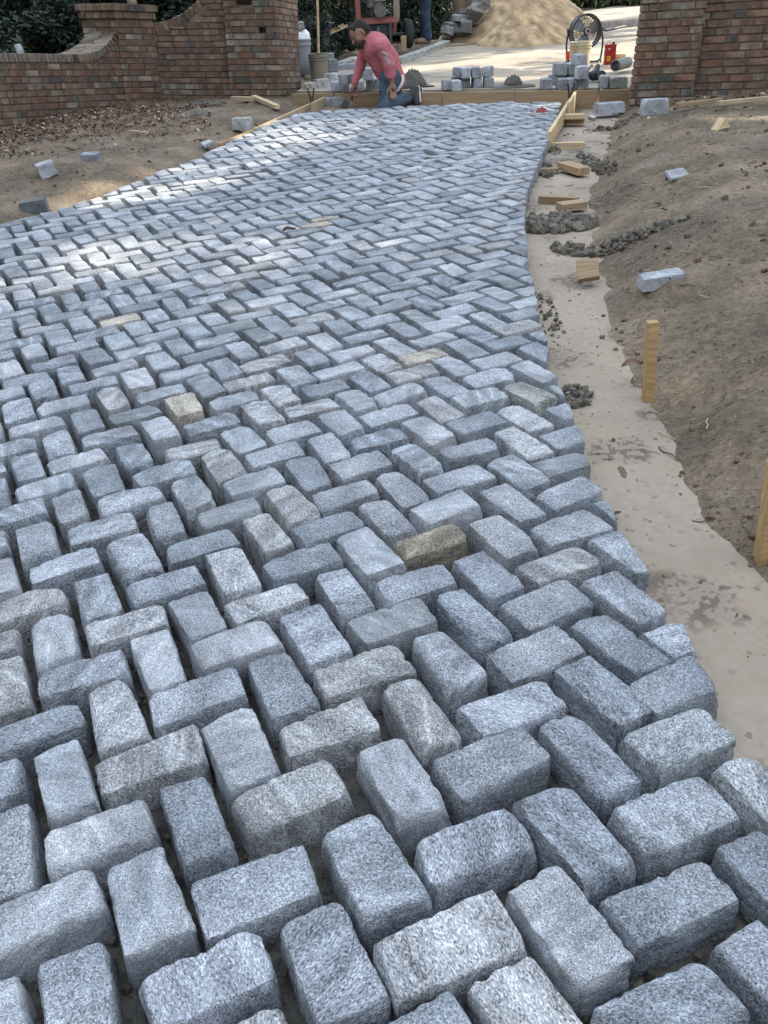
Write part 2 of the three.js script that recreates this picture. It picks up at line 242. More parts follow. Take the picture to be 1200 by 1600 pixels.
// surface of a signed distance field on a grid (surface nets)
function fieldMesh(f, lo, hi, cell, uvSpan = 0.4) {
  const n = [0, 1, 2].map((k) => Math.ceil((hi[k] - lo[k]) / cell) + 1), S = n[0] * n[1], val = new Float32Array(S * n[2]);
  for (let k = 0; k < n[2]; k++) for (let j = 0; j < n[1]; j++) for (let i = 0; i < n[0]; i++) val[k * S + j * n[0] + i] = f(lo[0] + i * cell, lo[1] + j * cell, lo[2] + k * cell);
  const id = new Int32Array(S * n[2]).fill(-1), pos = [], uv = [], ind = [];
  const off = [0, 1, n[0], n[0] + 1, S, S + 1, S + n[0], S + n[0] + 1], E = [[0, 1], [2, 3], [4, 5], [6, 7], [0, 2], [1, 3], [4, 6], [5, 7], [0, 4], [1, 5], [2, 6], [3, 7]];
  for (let k = 0; k < n[2] - 1; k++) for (let j = 0; j < n[1] - 1; j++) for (let i = 0; i < n[0] - 1; i++) {
    const b = k * S + j * n[0] + i; let m = 0; for (let q = 0; q < 8; q++) if (val[b + off[q]] < 0) m |= 1 << q;
    if (m === 0 || m === 255) continue;
    let x = 0, y = 0, z = 0, c = 0;
    for (const [p, q] of E) { const A = val[b + off[p]], B = val[b + off[q]]; if ((A < 0) === (B < 0)) continue; const t = A / (A - B); x += lerp(p & 1, q & 1, t); y += lerp((p >> 1) & 1, (q >> 1) & 1, t); z += lerp(p >> 2, q >> 2, t); c++; }
    id[b] = pos.length / 3; const X = lo[0] + (i + x / c) * cell, Y = lo[1] + (j + y / c) * cell, Z = lo[2] + (k + z / c) * cell; pos.push(X, Y, Z); uv.push((X + Z * 0.7) / uvSpan, (Y + Z * 0.3) / uvSpan);
  }
  const face = (a, b, c, d, flip) => { if (a < 0 || b < 0 || c < 0 || d < 0) return; flip ? ind.push(a, c, b, a, d, c) : ind.push(a, b, c, a, c, d); };
  for (let k = 1; k < n[2] - 1; k++) for (let j = 1; j < n[1] - 1; j++) for (let i = 1; i < n[0] - 1; i++) {
    const b = k * S + j * n[0] + i, s = val[b] < 0;
    if (s !== val[b + 1] < 0) face(id[b - n[0] - S], id[b - S], id[b], id[b - n[0]], !s);
    if (s !== val[b + n[0]] < 0) face(id[b - 1 - S], id[b - 1], id[b], id[b - S], !s);
    if (s !== val[b + S] < 0) face(id[b - 1 - n[0]], id[b - n[0]], id[b], id[b - 1], !s);
  }
  const g = new THREE.BufferGeometry(); g.setAttribute('position', new THREE.Float32BufferAttribute(pos, 3)); g.setAttribute('uv', new THREE.Float32BufferAttribute(uv, 2)); g.setIndex(ind); g.computeVertexNormals(); return g;
}
const smin = (a, b, k) => { const h = clamp(0.5 + 0.5 * (b - a) / k, 0, 1); return lerp(b, a, h) - k * h * (1 - h); };
function capsule(x, y, z, a, b, ra, rb) { const bx = b.x - a.x, by = b.y - a.y, bz = b.z - a.z, px = x - a.x, py = y - a.y, pz = z - a.z, t = clamp((px * bx + py * by + pz * bz) / (bx * bx + by * by + bz * bz + 1e-9), 0, 1); return Math.hypot(px - t * bx, py - t * by, pz - t * bz) - lerp(ra, rb, t); }
function bodyMesh(bones, cell, k = 0.03, extra = null) {
  const lo = [1e9, 1e9, 1e9], hi = [-1e9, -1e9, -1e9];
  for (const [a, b, ra, rb] of bones) for (const [p, r] of [[a, ra], [b, rb]]) ['x', 'y', 'z'].forEach((q, i) => { lo[i] = Math.min(lo[i], p[q] - r - 3 * cell); hi[i] = Math.max(hi[i], p[q] + r + 3 * cell); });
  return fieldMesh((x, y, z) => { let d = 1e9; for (const [a, b, ra, rb, kk] of bones) d = smin(d, capsule(x, y, z, a, b, ra, rb), kk ?? k); return extra ? extra(x, y, z, d) : d; }, lo, hi, cell);
}

// ---------------------------------------------------------------- outlines read from the photograph, in site coordinates
const outline = (list, H) => list.map(([x, y]) => onSite(x, y, H));
const RIGHT_EDGE = outline([[1560, 1640], [1400, 1440], [1275, 1290], [1210, 1195], [1160, 1135], [1122, 1080], [1084, 1010], [1046, 950], [1004, 885], [962, 812], [936, 758], [914, 700], [893, 650], [873, 600], [856, 548], [840, 490], [828, 430], [820, 380], [817, 340], [821, 300], [836, 262], [852, 226], [866, 190], [876, 161]], 0);
const FAR_EDGE = outline([[876, 161], [790, 160], [700, 162], [600, 165], [540, 167], [484, 171]], 0);
const LEFT_EDGE = outline([[484, 171], [430, 189], [372, 216], [310, 246], [240, 272], [170, 302], [110, 322], [50, 337], [0, 350], [-120, 392], [-320, 480], [-520, 640], [-700, 1000]], 0);
const DRIVE = [...RIGHT_EDGE, ...FAR_EDGE.slice(1), ...LEFT_EDGE.slice(1), onSite(-900, 1900, 0), onSite(1500, 1900, 0)];
const STRIP_EDGE = outline([[1500, 1250], [1330, 1090], [1200, 955], [1120, 880], [1062, 800], [1022, 725], [986, 645], [946, 565], [918, 480], [904, 405], [897, 345], [908, 290], [926, 235], [942, 195], [950, 165], [956, 148]], -0.1);
function inside(P, x, y) { let c = false; for (let i = 0, j = P.length - 1; i < P.length; j = i++) if ((P[i][1] > y) !== (P[j][1] > y) && x < (P[j][0] - P[i][0]) * (y - P[i][1]) / (P[j][1] - P[i][1]) + P[i][0]) c = !c; return c; }
function toLine(L, x, y) { // distance to an open line and the nearest segment's direction; positive = right of its direction
  let best = 1e9, out = null;
  for (let i = 0; i < L.length - 1; i++) { const [ax, ay] = L[i], dx = L[i + 1][0] - ax, dy = L[i + 1][1] - ay, l2 = dx * dx + dy * dy, t = clamp(((x - ax) * dx + (y - ay) * dy) / l2, 0, 1), ex = x - ax - t * dx, ey = y - ay - t * dy, d = Math.hypot(ex, ey); if (d < best) { best = d; const l = Math.sqrt(l2); out = { d, s: (dy * (x - ax) - dx * (y - ay)) / l, dx: dx / l, dy: dy / l, x: ax + t * dx, y: ay + t * dy }; } }
  return out;
}

// ---------------------------------------------------------------- the cobbles: a herringbone lattice, bent as the photograph's courses bend
const RATIO = 1.76177143, YAW = 0.45935969, TX = 1.0424974, TY = 7.2370867;
const BEND = [[0.4198,0.618],[0.7754,-1.2408],[0.5378,-1.9903],[0.0298,1.5142],[0.3382,0.2289],[2.3639,1.2083],[2.2492,-1.4207],[0.6514,-2.8193],[-0.5368,1.2596],[2.5461,-0.9443],[0.4715,-1.7685],[-0.9329,0.2117],[-0.4968,-0.8427],[-0.9393,-0.6591],[-0.213,-0.4491]];
const PICKS = 'H743,1313,0,0;H702,1476,-1,0;H1050,1402,-1,1;H1056,1267,0,1;V895,1294,0,0;V887,1443,-1,0;H770,1185,1,0;V920,1175,1,0;H1065,1152,1,1;H1045,1577,-2,1;V580,1350,0,-1;H800,1103,2,0;V627,1215,1,-1;H400,1385,0,-1;V515,1500,-1,-1;V305,1275,1,-2;V372,1162,2,-2;H510,1135,2,-1;H565,1047,3,-1;V654,1108,2,-1;V700,1023,3,-1;H455,1242,1,-1;H612,968,4,-1;V492,986,4,-2;V438,1061,3,-2;H370,1004,4,-2;H306,1082,3,-2;H235,1182,2,-2;H155,1300,1,-2;V227,1400,0,-2;H325,1525,-1,-1;H417,938,5,-2;V536,920,5,-2;V247,1024,4,-3;V177,1107,3,-3;V306,957,5,-3;V578,856,6,-2;H673,841,6,-1;H695,791,7,-1;H715,744,8,-1;V649,713,9,-2;H731,700,9,-1;V818,691,9,-1;H746,660,10,-1;V686,636,11,-2;V669,670,10,-2;H624,612,12,-2;H645,581,13,-2;V597,566,14,-3;V617,539,15,-3;H470,878,6,-2;H512,820,7,-2;H536,769,8,-2;V367,888,6,-3;V736,958,4,-1;H652,908,5,-1;V946,1072,2,0;H836,1017,3,0;H857,942,4,0;H872,875,5,0;V761,895,5,-1;V785,832,6,-1;V799,781,7,-1;H891,766,7,0;V812,737,8,-1;V454,784,8,-3;V483,739,9,-3;H355,798,8,-3;V299,763,9,-4;H202,777,9,-4;H396,752,9,-3;V107,789,9,-5;V160,745,10,-5;H157,825,8,-4;V259,810,8,-4;H314,848,7,-3;V210,866,7,-4;H101,881,7,-4;V148,927,6,-4;H260,908,6,-3;H198,975,5,-3;V419,831,7,-3;H129,1050,4,-3;V86,995,5,-4;V56,843,8,-5;V100,1217,2,-3;H659,554,14,-2;V632,514,16,-3;V651,492,17,-3;V666,472,18,-3;H622,460,19,-3;V678,454,19,-3;V695,436,20,-3;V708,420,21,-3;H666,410,22,-3;H654,425,21,-3;V719,404,22,-3;H722,466,18,-2;H710,484,17,-2;H696,505,16,-2;H609,479,18,-3;V745,520,15,-2;V730,544,14,-2;H733,447,19,-2;H634,442,20,-3;V769,476,17,-2;H678,527,15,-2;V790,440,19,-2;H750,428,20,-2;V764,498,16,-2;H762,412,21,-2;H684,395,23,-3;V632,400,23,-4;V649,386,24,-4;H809,510,15,-1;H792,534,14,-1;H692,380,24,-3;V732,388,23,-3;V207,708,11,-5;V249,668,12,-5;V288,631,13,-5;V320,601,14,-5;V350,573,15,-5;V379,546,16,-5;H443,539,16,-4;H338,530,17,-5;H391,594,14,-4;V437,613,13,-4;V462,584,14,-4;H413,565,15,-4;H368,624,13,-4;H770,396,22,-2;H777,383,23,-2;V739,374,24,-3;V970,1002,3,0;V349,724,10,-4;H258,738,10,-4;V697,600,12,-2;V977,933,4,0;H528,578,14,-3;H897,820,6,0;V710,569,13,-2;H765,589,12,-1;H774,560,13,-1;V827,609,11,-1;V834,578,12,-1;H751,619,11,-1;V816,650,10,-1;V660,371,25,-4;H786,368,24,-2;V753,360,25,-3;H705,365,25,-3;H287,581,15,-5;V250,562,16,-6;V280,539,17,-6;H322,552,16,-5;V800,420,20,-2;H303,700,11,-4;H1060,1068,2,1;V843,1602,-2,0;H881,723,8,0;V149,554,17,-7;V109,582,16,-7;V67,607,15,-7;H146,599,15,-6;H82,565,17,-7;V53,547,18,-8;V92,527,19,-8;V156,484,21,-8;V191,468,22,-8;V218,450,23,-8;H162,457,23,-8;H133,474,22,-8;V247,436,24,-8;H192,442,24,-8;V109,464,23,-9;H87,452,24,-9;V170,432,25,-9;H144,422,26,-9;V197,418,26,-9;V124,414,27,-10;V151,401,28,-10;H56,470,23,-9;V67,444,25,-10;V95,430,26,-10;H510,476,19,-4;V472,465,20,-5;H416,470,20,-5;H437,453,21,-5;V494,447,21,-5;H461,436,22,-5;H477,419,23,-5;V408,442,22,-6;H374,431,23,-6;H350,448,22,-6;V384,460,21,-6;V348,421,24,-7;V450,409,24,-6;H402,415,24,-6;V430,427,23,-6;V510,428,22,-5;V304,272,43,-12;V291,277,42,-12;V272,286,41,-12;V252,295,40,-12;V300,297,39,-11;V283,303,38,-11;V265,312,37,-11;V247,321,36,-11;V223,331,35,-11;V324,312,36,-10;V307,323,35,-10;V287,333,34,-10;V267,343,33,-10;V248,351,32,-10;V387,314,35,-9;V370,323,34,-9;V354,334,33,-9;V335,344,32,-9;V315,354,31,-9;V419,332,32,-8;V402,343,31,-8;V356,295,38,-10;V339,304,37,-10;V373,286,39,-10;V418,295,37,-9;V400,304,36,-9;V348,270,42,-11;V682,233,44,-7;V664,246,43,-7;V717,245,41,-6;V733,232,43,-6;V783,240,41,-5;V759,209,49,-7';
function bend(gx, gy) { const a = (gx - 20) / 30, b = (gy - 30) / 30; let k = 0, x = gx, y = gy; for (let i = 0; i <= 4; i++) for (let j = 0; j <= 4 - i; j++) { const t = a ** i * b ** j; x += BEND[k][0] * t; y += BEND[k][1] * t; k++; } return [x, y]; }
const toSite = (g) => { const c = Math.cos(YAW), s = Math.sin(YAW); return [UNIT * (c * g[0] - s * g[1] + TX), UNIT * (s * g[0] + c * g[1] + TY)]; };
const fromSite = (p) => { const c = Math.cos(YAW), s = Math.sin(YAW), x = p[0] / UNIT - TX, y = p[1] / UNIT - TY; return [c * x + s * y, -s * x + c * y]; };
const cell = (k, a, b) => { let x = a + b * (RATIO + 1), y = a + b * (1 - RATIO); if (k === 'V') { x += (RATIO + 1) / 2; y += (1 - RATIO) / 2; } return [x, y]; };
const known = new Map();
for (const t of PICKS.split(';')) { const [px, py, a, b] = t.slice(1).split(',').map(Number), g = cell(t[0], a, b), w = bend(...g), o = fromSite(onSite(px, py, 0)); known.set(t[0] + a + ',' + b, { g, r: [clamp(o[0] - w[0], -0.8, 0.8), clamp(o[1] - w[1], -0.8, 0.8)] }); }
const knownList = [...known.values()];
function drift(g) { let sx = 0, sy = 0, s = 0.12; for (const q of knownList) { const d2 = (q.g[0] - g[0]) ** 2 + (q.g[1] - g[1]) ** 2; if (d2 > 30) continue; const w = Math.exp(-d2 / 2.2); sx += w * q.r[0]; sy += w * q.r[1]; s += w; } return [sx / s, sy / s]; }
const driveway = new THREE.Group(); driveway.name = 'driveway'; driveway.userData.kind = 'structure'; scene.add(driveway);
{
  const stones = [];
  for (let a = -16; a < 64; a++) for (let b = -26; b < 16; b++) for (const k of 'HV') {
    const g = cell(k, a, b), kn = known.get(k + a + ',' + b), dr = drift(g), R = rng((a + 40) * 7001 + (b + 40) * 131 + (k === 'V' ? 17 : 3));
    const res = kn ? [lerp(dr[0], kn.r[0], 0.8), lerp(dr[1], kn.r[1], 0.8)] : [dr[0] + (R() - 0.5) * 0.1, dr[1] + (R() - 0.5) * 0.1];
    const here = (u, v) => { const w = bend(g[0] + u, g[1] + v); return toSite([w[0] + res[0], w[1] + res[1]]); };
    const c = here(0, 0);
    if (c[1] < 0.25 || c[1] > 11 || c[0] < -4.6 || c[0] > 3.2) continue;
    const e = toLine(RIGHT_EDGE, ...c), f = toLine(FAR_EDGE, ...c), l = toLine(LEFT_EDGE, ...c);
    if (!inside(DRIVE, ...c) && Math.min(e.d, f.d, l.d) > 0.14) continue;
    const jl = 0.062 + R() * 0.07, jw = 0.06 + R() * 0.065;
    const hl = RATIO / 2 - jl, hw = 0.5 - jw;
    const spin = (R() - 0.5) * 0.09, cs = Math.cos(spin), sn = Math.sin(spin);
    let loc = k === 'H' ? [[-hl, -hw], [hl, -hw], [hl, hw], [-hl, hw]] : [[hw, -hl], [hw, hl], [-hw, hl], [-hw, -hl]];
    let q = loc.map(([u, v]) => { const U = u + (R() - 0.5) * 0.11, V = v + (R() - 0.5) * 0.11; const p = here(cs * U - sn * V, sn * U + cs * V); return [p[0] - c[0], p[1] - c[1]]; });
    let cutStone = false;
    for (const [line, lead] of [[e, 0.012], [f, 0.05 + R() * 0.05], [l, 0.02]]) { // trim what crosses the driveway's edge
      if (line.d > 0.16) continue;
      const side = (p) => -((line.dy * (c[0] + p[0] - line.x)) - (line.dx * (c[1] + p[1] - line.y))) + lead; // > 0 inside (left of the outline)
      const v = q.map(side); if (v.every((x) => x >= 0)) continue;
      const out = []; for (let i = 0; i < q.length; i++) { const j = (i + 1) % q.length; if (v[i] >= 0) out.push(q[i]); if ((v[i] >= 0) !== (v[j] >= 0)) { const t = v[i] / (v[i] - v[j]); out.push([lerp(q[i][0], q[j][0], t), lerp(q[i][1], q[j][1], t)]); } }
      q = out; cutStone = true; if (q.length < 3) break;
    }
    if (q.length < 3) continue;
    while (q.length > 4) { let bi = 0, bd = 1e9; for (let i = 0; i < q.length; i++) { const A = q[(i + q.length - 1) % q.length], B = q[i], C = q[(i + 1) % q.length], ar = Math.abs((B[0] - A[0]) * (C[1] - A[1]) - (C[0] - A[0]) * (B[1] - A[1])); if (ar < bd) { bd = ar; bi = i; } } q.splice(bi, 1); }
    if (q.length === 3) { const [A, B, C] = q; q = [A, B, [lerp(B[0], C[0], 0.8), lerp(B[1], C[1], 0.8)], [lerp(A[0], C[0], 0.8), lerp(A[1], C[1], 0.8)]]; }
    let area = 0; for (let i = 0; i < 4; i++) area += q[i][0] * q[(i + 1) % 4][1] - q[(i + 1) % 4][0] * q[i][1]; area /= 2;
    if (area < 0.0022) continue;
    const s = toPhoto(site(c[0], c[1], 0));
    const seen = s[2] > 0.2 && s[0] > -110 && s[0] < 1310 && s[1] > 100 && s[1] < 1720;
    if (s[2] < 0.5) continue;
    stones.push({ c, q, R, s, seen, key: k + a + ',' + b, seed: ((a + 30) * 97 + (b + 30)) * 2 + (k === 'V' ? 1 : 0) });
  }
  stones.sort((p, q) => (q.seen - p.seen) || (p.s[2] - q.s[2]));
  const STREAKED = stoneMat(GN, [0.7, 0.72, 0.72]);
  const special = [[673, 841, RUSTY], [288, 631, TAN], [349, 724, STONE[7]], [180, 497, TAN], [50, 1135, DARKSTONE], [659, 554, TAN], [491, 352, TAN], [506, 342, TAN], [235, 1182, STONE[7]], [177, 1107, STONE[11]], [455, 1242, STONE[7]], [419, 831, STONE[7]], [827, 609, OLIVE], [303, 700, STONE[7]], [800, 1103, STONE[9]], [1065, 1152, STREAKED], [736, 958, STONE[10]]];
  const far = []; let n = 0;
  for (const t of stones) {
    const R = rng(t.seed * 31 + 5), z = t.s[2], d = z < 1.7 ? [24, 13, 8] : z < 2.2 ? [18, 10, 6] : z < 2.9 ? [12, 7, 5] : z < 4.2 ? [7, 5, 3] : [4, 3, 2];
    const top = (R() - 0.5) * 0.009, r = (z < 2.9 ? 0.004 : 0.008) + R() * 0.005;
    const g = roughBlock(t.q, -0.098, top, { r, nx: d[0], ny: d[1], nz: d[2], seed: t.seed, tilt: [(R() - 0.5) * 0.06, (R() - 0.5) * 0.07], amp: 0.75 + R() * 0.55, taper: 0.02 + R() * 0.05, cleave: (0.4 + R() * 0.42) * (z < 2.9 ? 1 : z < 4.2 ? 0.6 : 0.32) });
    let m = STONE[Math.floor(R() * R() * STONE.length * 0.999)]; if (R() < 0.45) m = STONE[Math.floor(R() * STONE.length)];
    const sp = special.find((q) => Math.hypot(q[0] - t.s[0], (q[1] - t.s[1]) * 1.4) < 0.055 * FOCAL / z); if (sp) m = sp[2]; else if (z > 3.4 && R() < 0.008) m = OLIVE;
    if (t.seen && n < 298) { const o = part('cobblestone', g, m, driveway); o.position.copy(site(t.c[0], t.c[1], 0)); o.quaternion.copy(SITE_Q); n++; if (m === RUSTY) o.userData.label = 'rust stained brown cobble'; if (m === TAN) o.userData.label = 'tan cobble'; }
    else { g.applyMatrix4(new THREE.Matrix4().compose(site(t.c[0], t.c[1], 0), SITE_Q, V3(1, 1, 1))); const k = m.map === GN.map ? 0.94 : 1; far.push(colored(g, [m.color.r * k, m.color.g * k, m.color.b * k])); }
  }
  const rest = part('cobblestones', mergeGeometries(far), stoneMix, driveway); rest.userData.kind = 'stuff';
  console.log('cobbles', stones.length, 'as stuff', far.length);
  // the mortar bed between and under the stones
  const c = 0.05, x0 = -4.8, y0 = 0.2, NX = 160, NY = 212;
  const P = (i, j) => [x0 + i * c, y0 + j * c];
  const bed = sheet(NX, NY, (i, j) => { const [x, y] = P(i, j); return site(x, y, -0.086 + 0.02 * fbm(x * 9, y * 9, 3, 4)); }, (i, j) => { const p = P(i, j); return [p[0] / 0.7, p[1] / 0.7]; }, (i, j) => { const [x, y] = P(i + 0.5, j + 0.5); return inside(DRIVE, x, y) && toLine(RIGHT_EDGE, x, y).d > 0.05 && toLine(LEFT_EDGE, x, y).d > 0.03; });
  part('mortar_bed', bed, bedMat, driveway);
}

// ---------------------------------------------------------------- ground: dirt banks, concrete strip, upper slab
function terrainH(X, Y) {
  const s = toLine(STRIP_EDGE, X, Y), l = toLine(LEFT_EDGE, X, Y);
  const right = Y < 10.6 ? s.s : X > 1 ? 1 : -1, n1 = fbm(X * 0.9 + 3, Y * 0.9, 1.5, 3), n2 = fbm(X * 3.1, Y * 3.1, 4.5, 4), n3 = fbm(X * 13, Y * 13, 9.5, 3);
  if (right > -0.34 && X > 0.2 && Y < 10.2 && !inside(DRIVE, X, Y) && right < -0.06) return -0.118 + sstep(-0.2, -0.06, right) * (0.006 + 0.07 * Math.max(0, fbm(X * 5, Y * 5, 12.5, 4) - 0.02));
  if (right > -0.09 && X > 0.2) {
    const d = right + 0.05 * n2 + 0.035 * fbm(X * 9, Y * 9, 6.6, 3), far = sstep(7.4, 9.0, Y);
    let h = -0.115 + 0.13 * sstep(0, 0.4, d) + 0.13 * sstep(0.25, 0.9, d) * (1 - 0.8 * far) + 0.05 * sstep(1, 2.2, d) * (1 - far) + 0.03 * far * sstep(0.2, 0.7, d);
    const w = sstep(0.0, 0.25, d); h += w * (0.055 * n1 + 0.055 * n2 + 0.026 * n3 + 0.012 * Math.max(0, nz(X * 24, Y * 24, 3.3)));
    if (Y > 10.4) h = Math.min(h, 0.0);
    return h;
  }
  if (Y > 10.25 || (l.s > 0.0 && !inside(DRIVE, X, Y) && X < 0)) {
    const d = Y > 10.3 && X > -0.9 ? 0 : Math.max(0, l.s);
    let h = -0.07 + 0.075 * sstep(0, 0.35, d) + sstep(0.1, 0.5, d) * (0.06 * n1 + 0.05 * n2 + 0.026 * n3);
    h += 0.07 * Math.exp(-((X + 2.6) ** 2 / 0.5 + (Y - 7.3) ** 2 / 0.35)) + 0.03 * Math.exp(-((X + 1.7) ** 2 / 0.6 + (Y - 9.7) ** 2 / 0.6));
    if (Y > 10.3 && X > -0.9) h = -0.04 + 0.02 * n2;
    return h;
  }
  return -0.24;
}
{
  const lines = (parts) => { const o = []; for (const [a, b, s] of parts) { const n = Math.round((b - a) / s); for (let i = 0; i < n; i++) o.push(a + i * s); } o.push(parts[parts.length - 1][1]); return o; };
  const xs = lines([[-120, -30, 15], [-30, -8, 2], [-8, -5, 0.25], [-5, 4.6, 0.045], [4.6, 8, 0.25], [8, 30, 2], [30, 120, 15]]), ys = lines([[-60, -8, 6.5], [-8, 0, 1], [0, 12.6, 0.045], [12.6, 16, 0.3], [16, 34, 1.5], [34, 200, 16]]);
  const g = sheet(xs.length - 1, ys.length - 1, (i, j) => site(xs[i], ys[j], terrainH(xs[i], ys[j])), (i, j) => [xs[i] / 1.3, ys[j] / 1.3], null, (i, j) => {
    const x = xs[i], y = ys[j], a = fbm(x * 1.1, y * 1.1, 20, 4), b = fbm(x * 2.6, y * 2.6, 33, 4);
    let c = [0.7 + 0.4 * a, 0.635 + 0.36 * a, 0.56 + 0.3 * a]; if (b > 0.1) { const k = sstep(0.1, 0.3, b) * 0.6; c = [lerp(c[0], 0.7, k), lerp(c[1], 0.71, k), lerp(c[2], 0.7, k)]; } else if (b < -0.12) { const k = sstep(0.12, 0.35, -b) * 0.5; c = [lerp(c[0], 0.46, k), lerp(c[1], 0.38, k), lerp(c[2], 0.31, k)]; }
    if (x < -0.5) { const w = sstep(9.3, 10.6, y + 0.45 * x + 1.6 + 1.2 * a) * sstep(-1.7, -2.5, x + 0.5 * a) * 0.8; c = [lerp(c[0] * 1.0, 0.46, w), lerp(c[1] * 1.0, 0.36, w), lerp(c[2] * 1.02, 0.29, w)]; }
    if (y > 11.6 && (x > 6 || x < -0.9)) c = [0.34, 0.28, 0.2];
    return c.map((v) => Math.min(1, v));
  });
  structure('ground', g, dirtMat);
  // the concrete footing that the stones stand on and that shows beside them
  const c = 0.06, x0 = -4.9, y0 = 0.05, N = 172, M = 176, P = (i, j) => [x0 + i * c * (i > 172 ? 1 : 1), y0 + j * c];
  const strip = sheet(N, M, (i, j) => { const [x, y] = P(i, j); return site(x, y, -0.1 + 0.003 * fbm(x * 3, y * 3, 7, 3)); }, (i, j) => { const p = P(i, j); return [p[0] / 1.5, p[1] / 1.5]; }, (i, j) => { const [x, y] = P(i + 0.5, j + 0.5), s = toLine(STRIP_EDGE, x, y); return s.s < 0.22 && (inside(DRIVE, x, y) || x > 0) && (toLine(LEFT_EDGE, x, y).d > 0.06 || x > 0) && y < 10.45; });
  structure('concrete_strip', strip, concMat);
  // upper slab beyond the form boards
  const SLAB = [[463, 142.5], [520, 112], [575, 104], [640, 88], [720, 62], [800, 40], [900, 20], [965, 9], [1120, 9], [1120, 60], [1010, 136], [985, 137]].map(([x, y]) => onSite(x, y, 0.075));
  const shp = new THREE.Shape(SLAB.map((p) => new THREE.Vector2(p[0], p[1])));
  const e = new THREE.ExtrudeGeometry(shp, { depth: 0.3, bevelEnabled: false });
  { const p = e.attributes.position, u = e.attributes.uv; for (let i = 0; i < p.count; i++) { const x = p.getX(i), y = p.getY(i), w = site(x, y, 0.075 - p.getZ(i)); p.setXYZ(i, w.x, w.y, w.z); u.setXY(i, x / 2.4, y / 2.4); } e.computeVertexNormals(); }
  structure('upper_slab', e, slabMat);
}

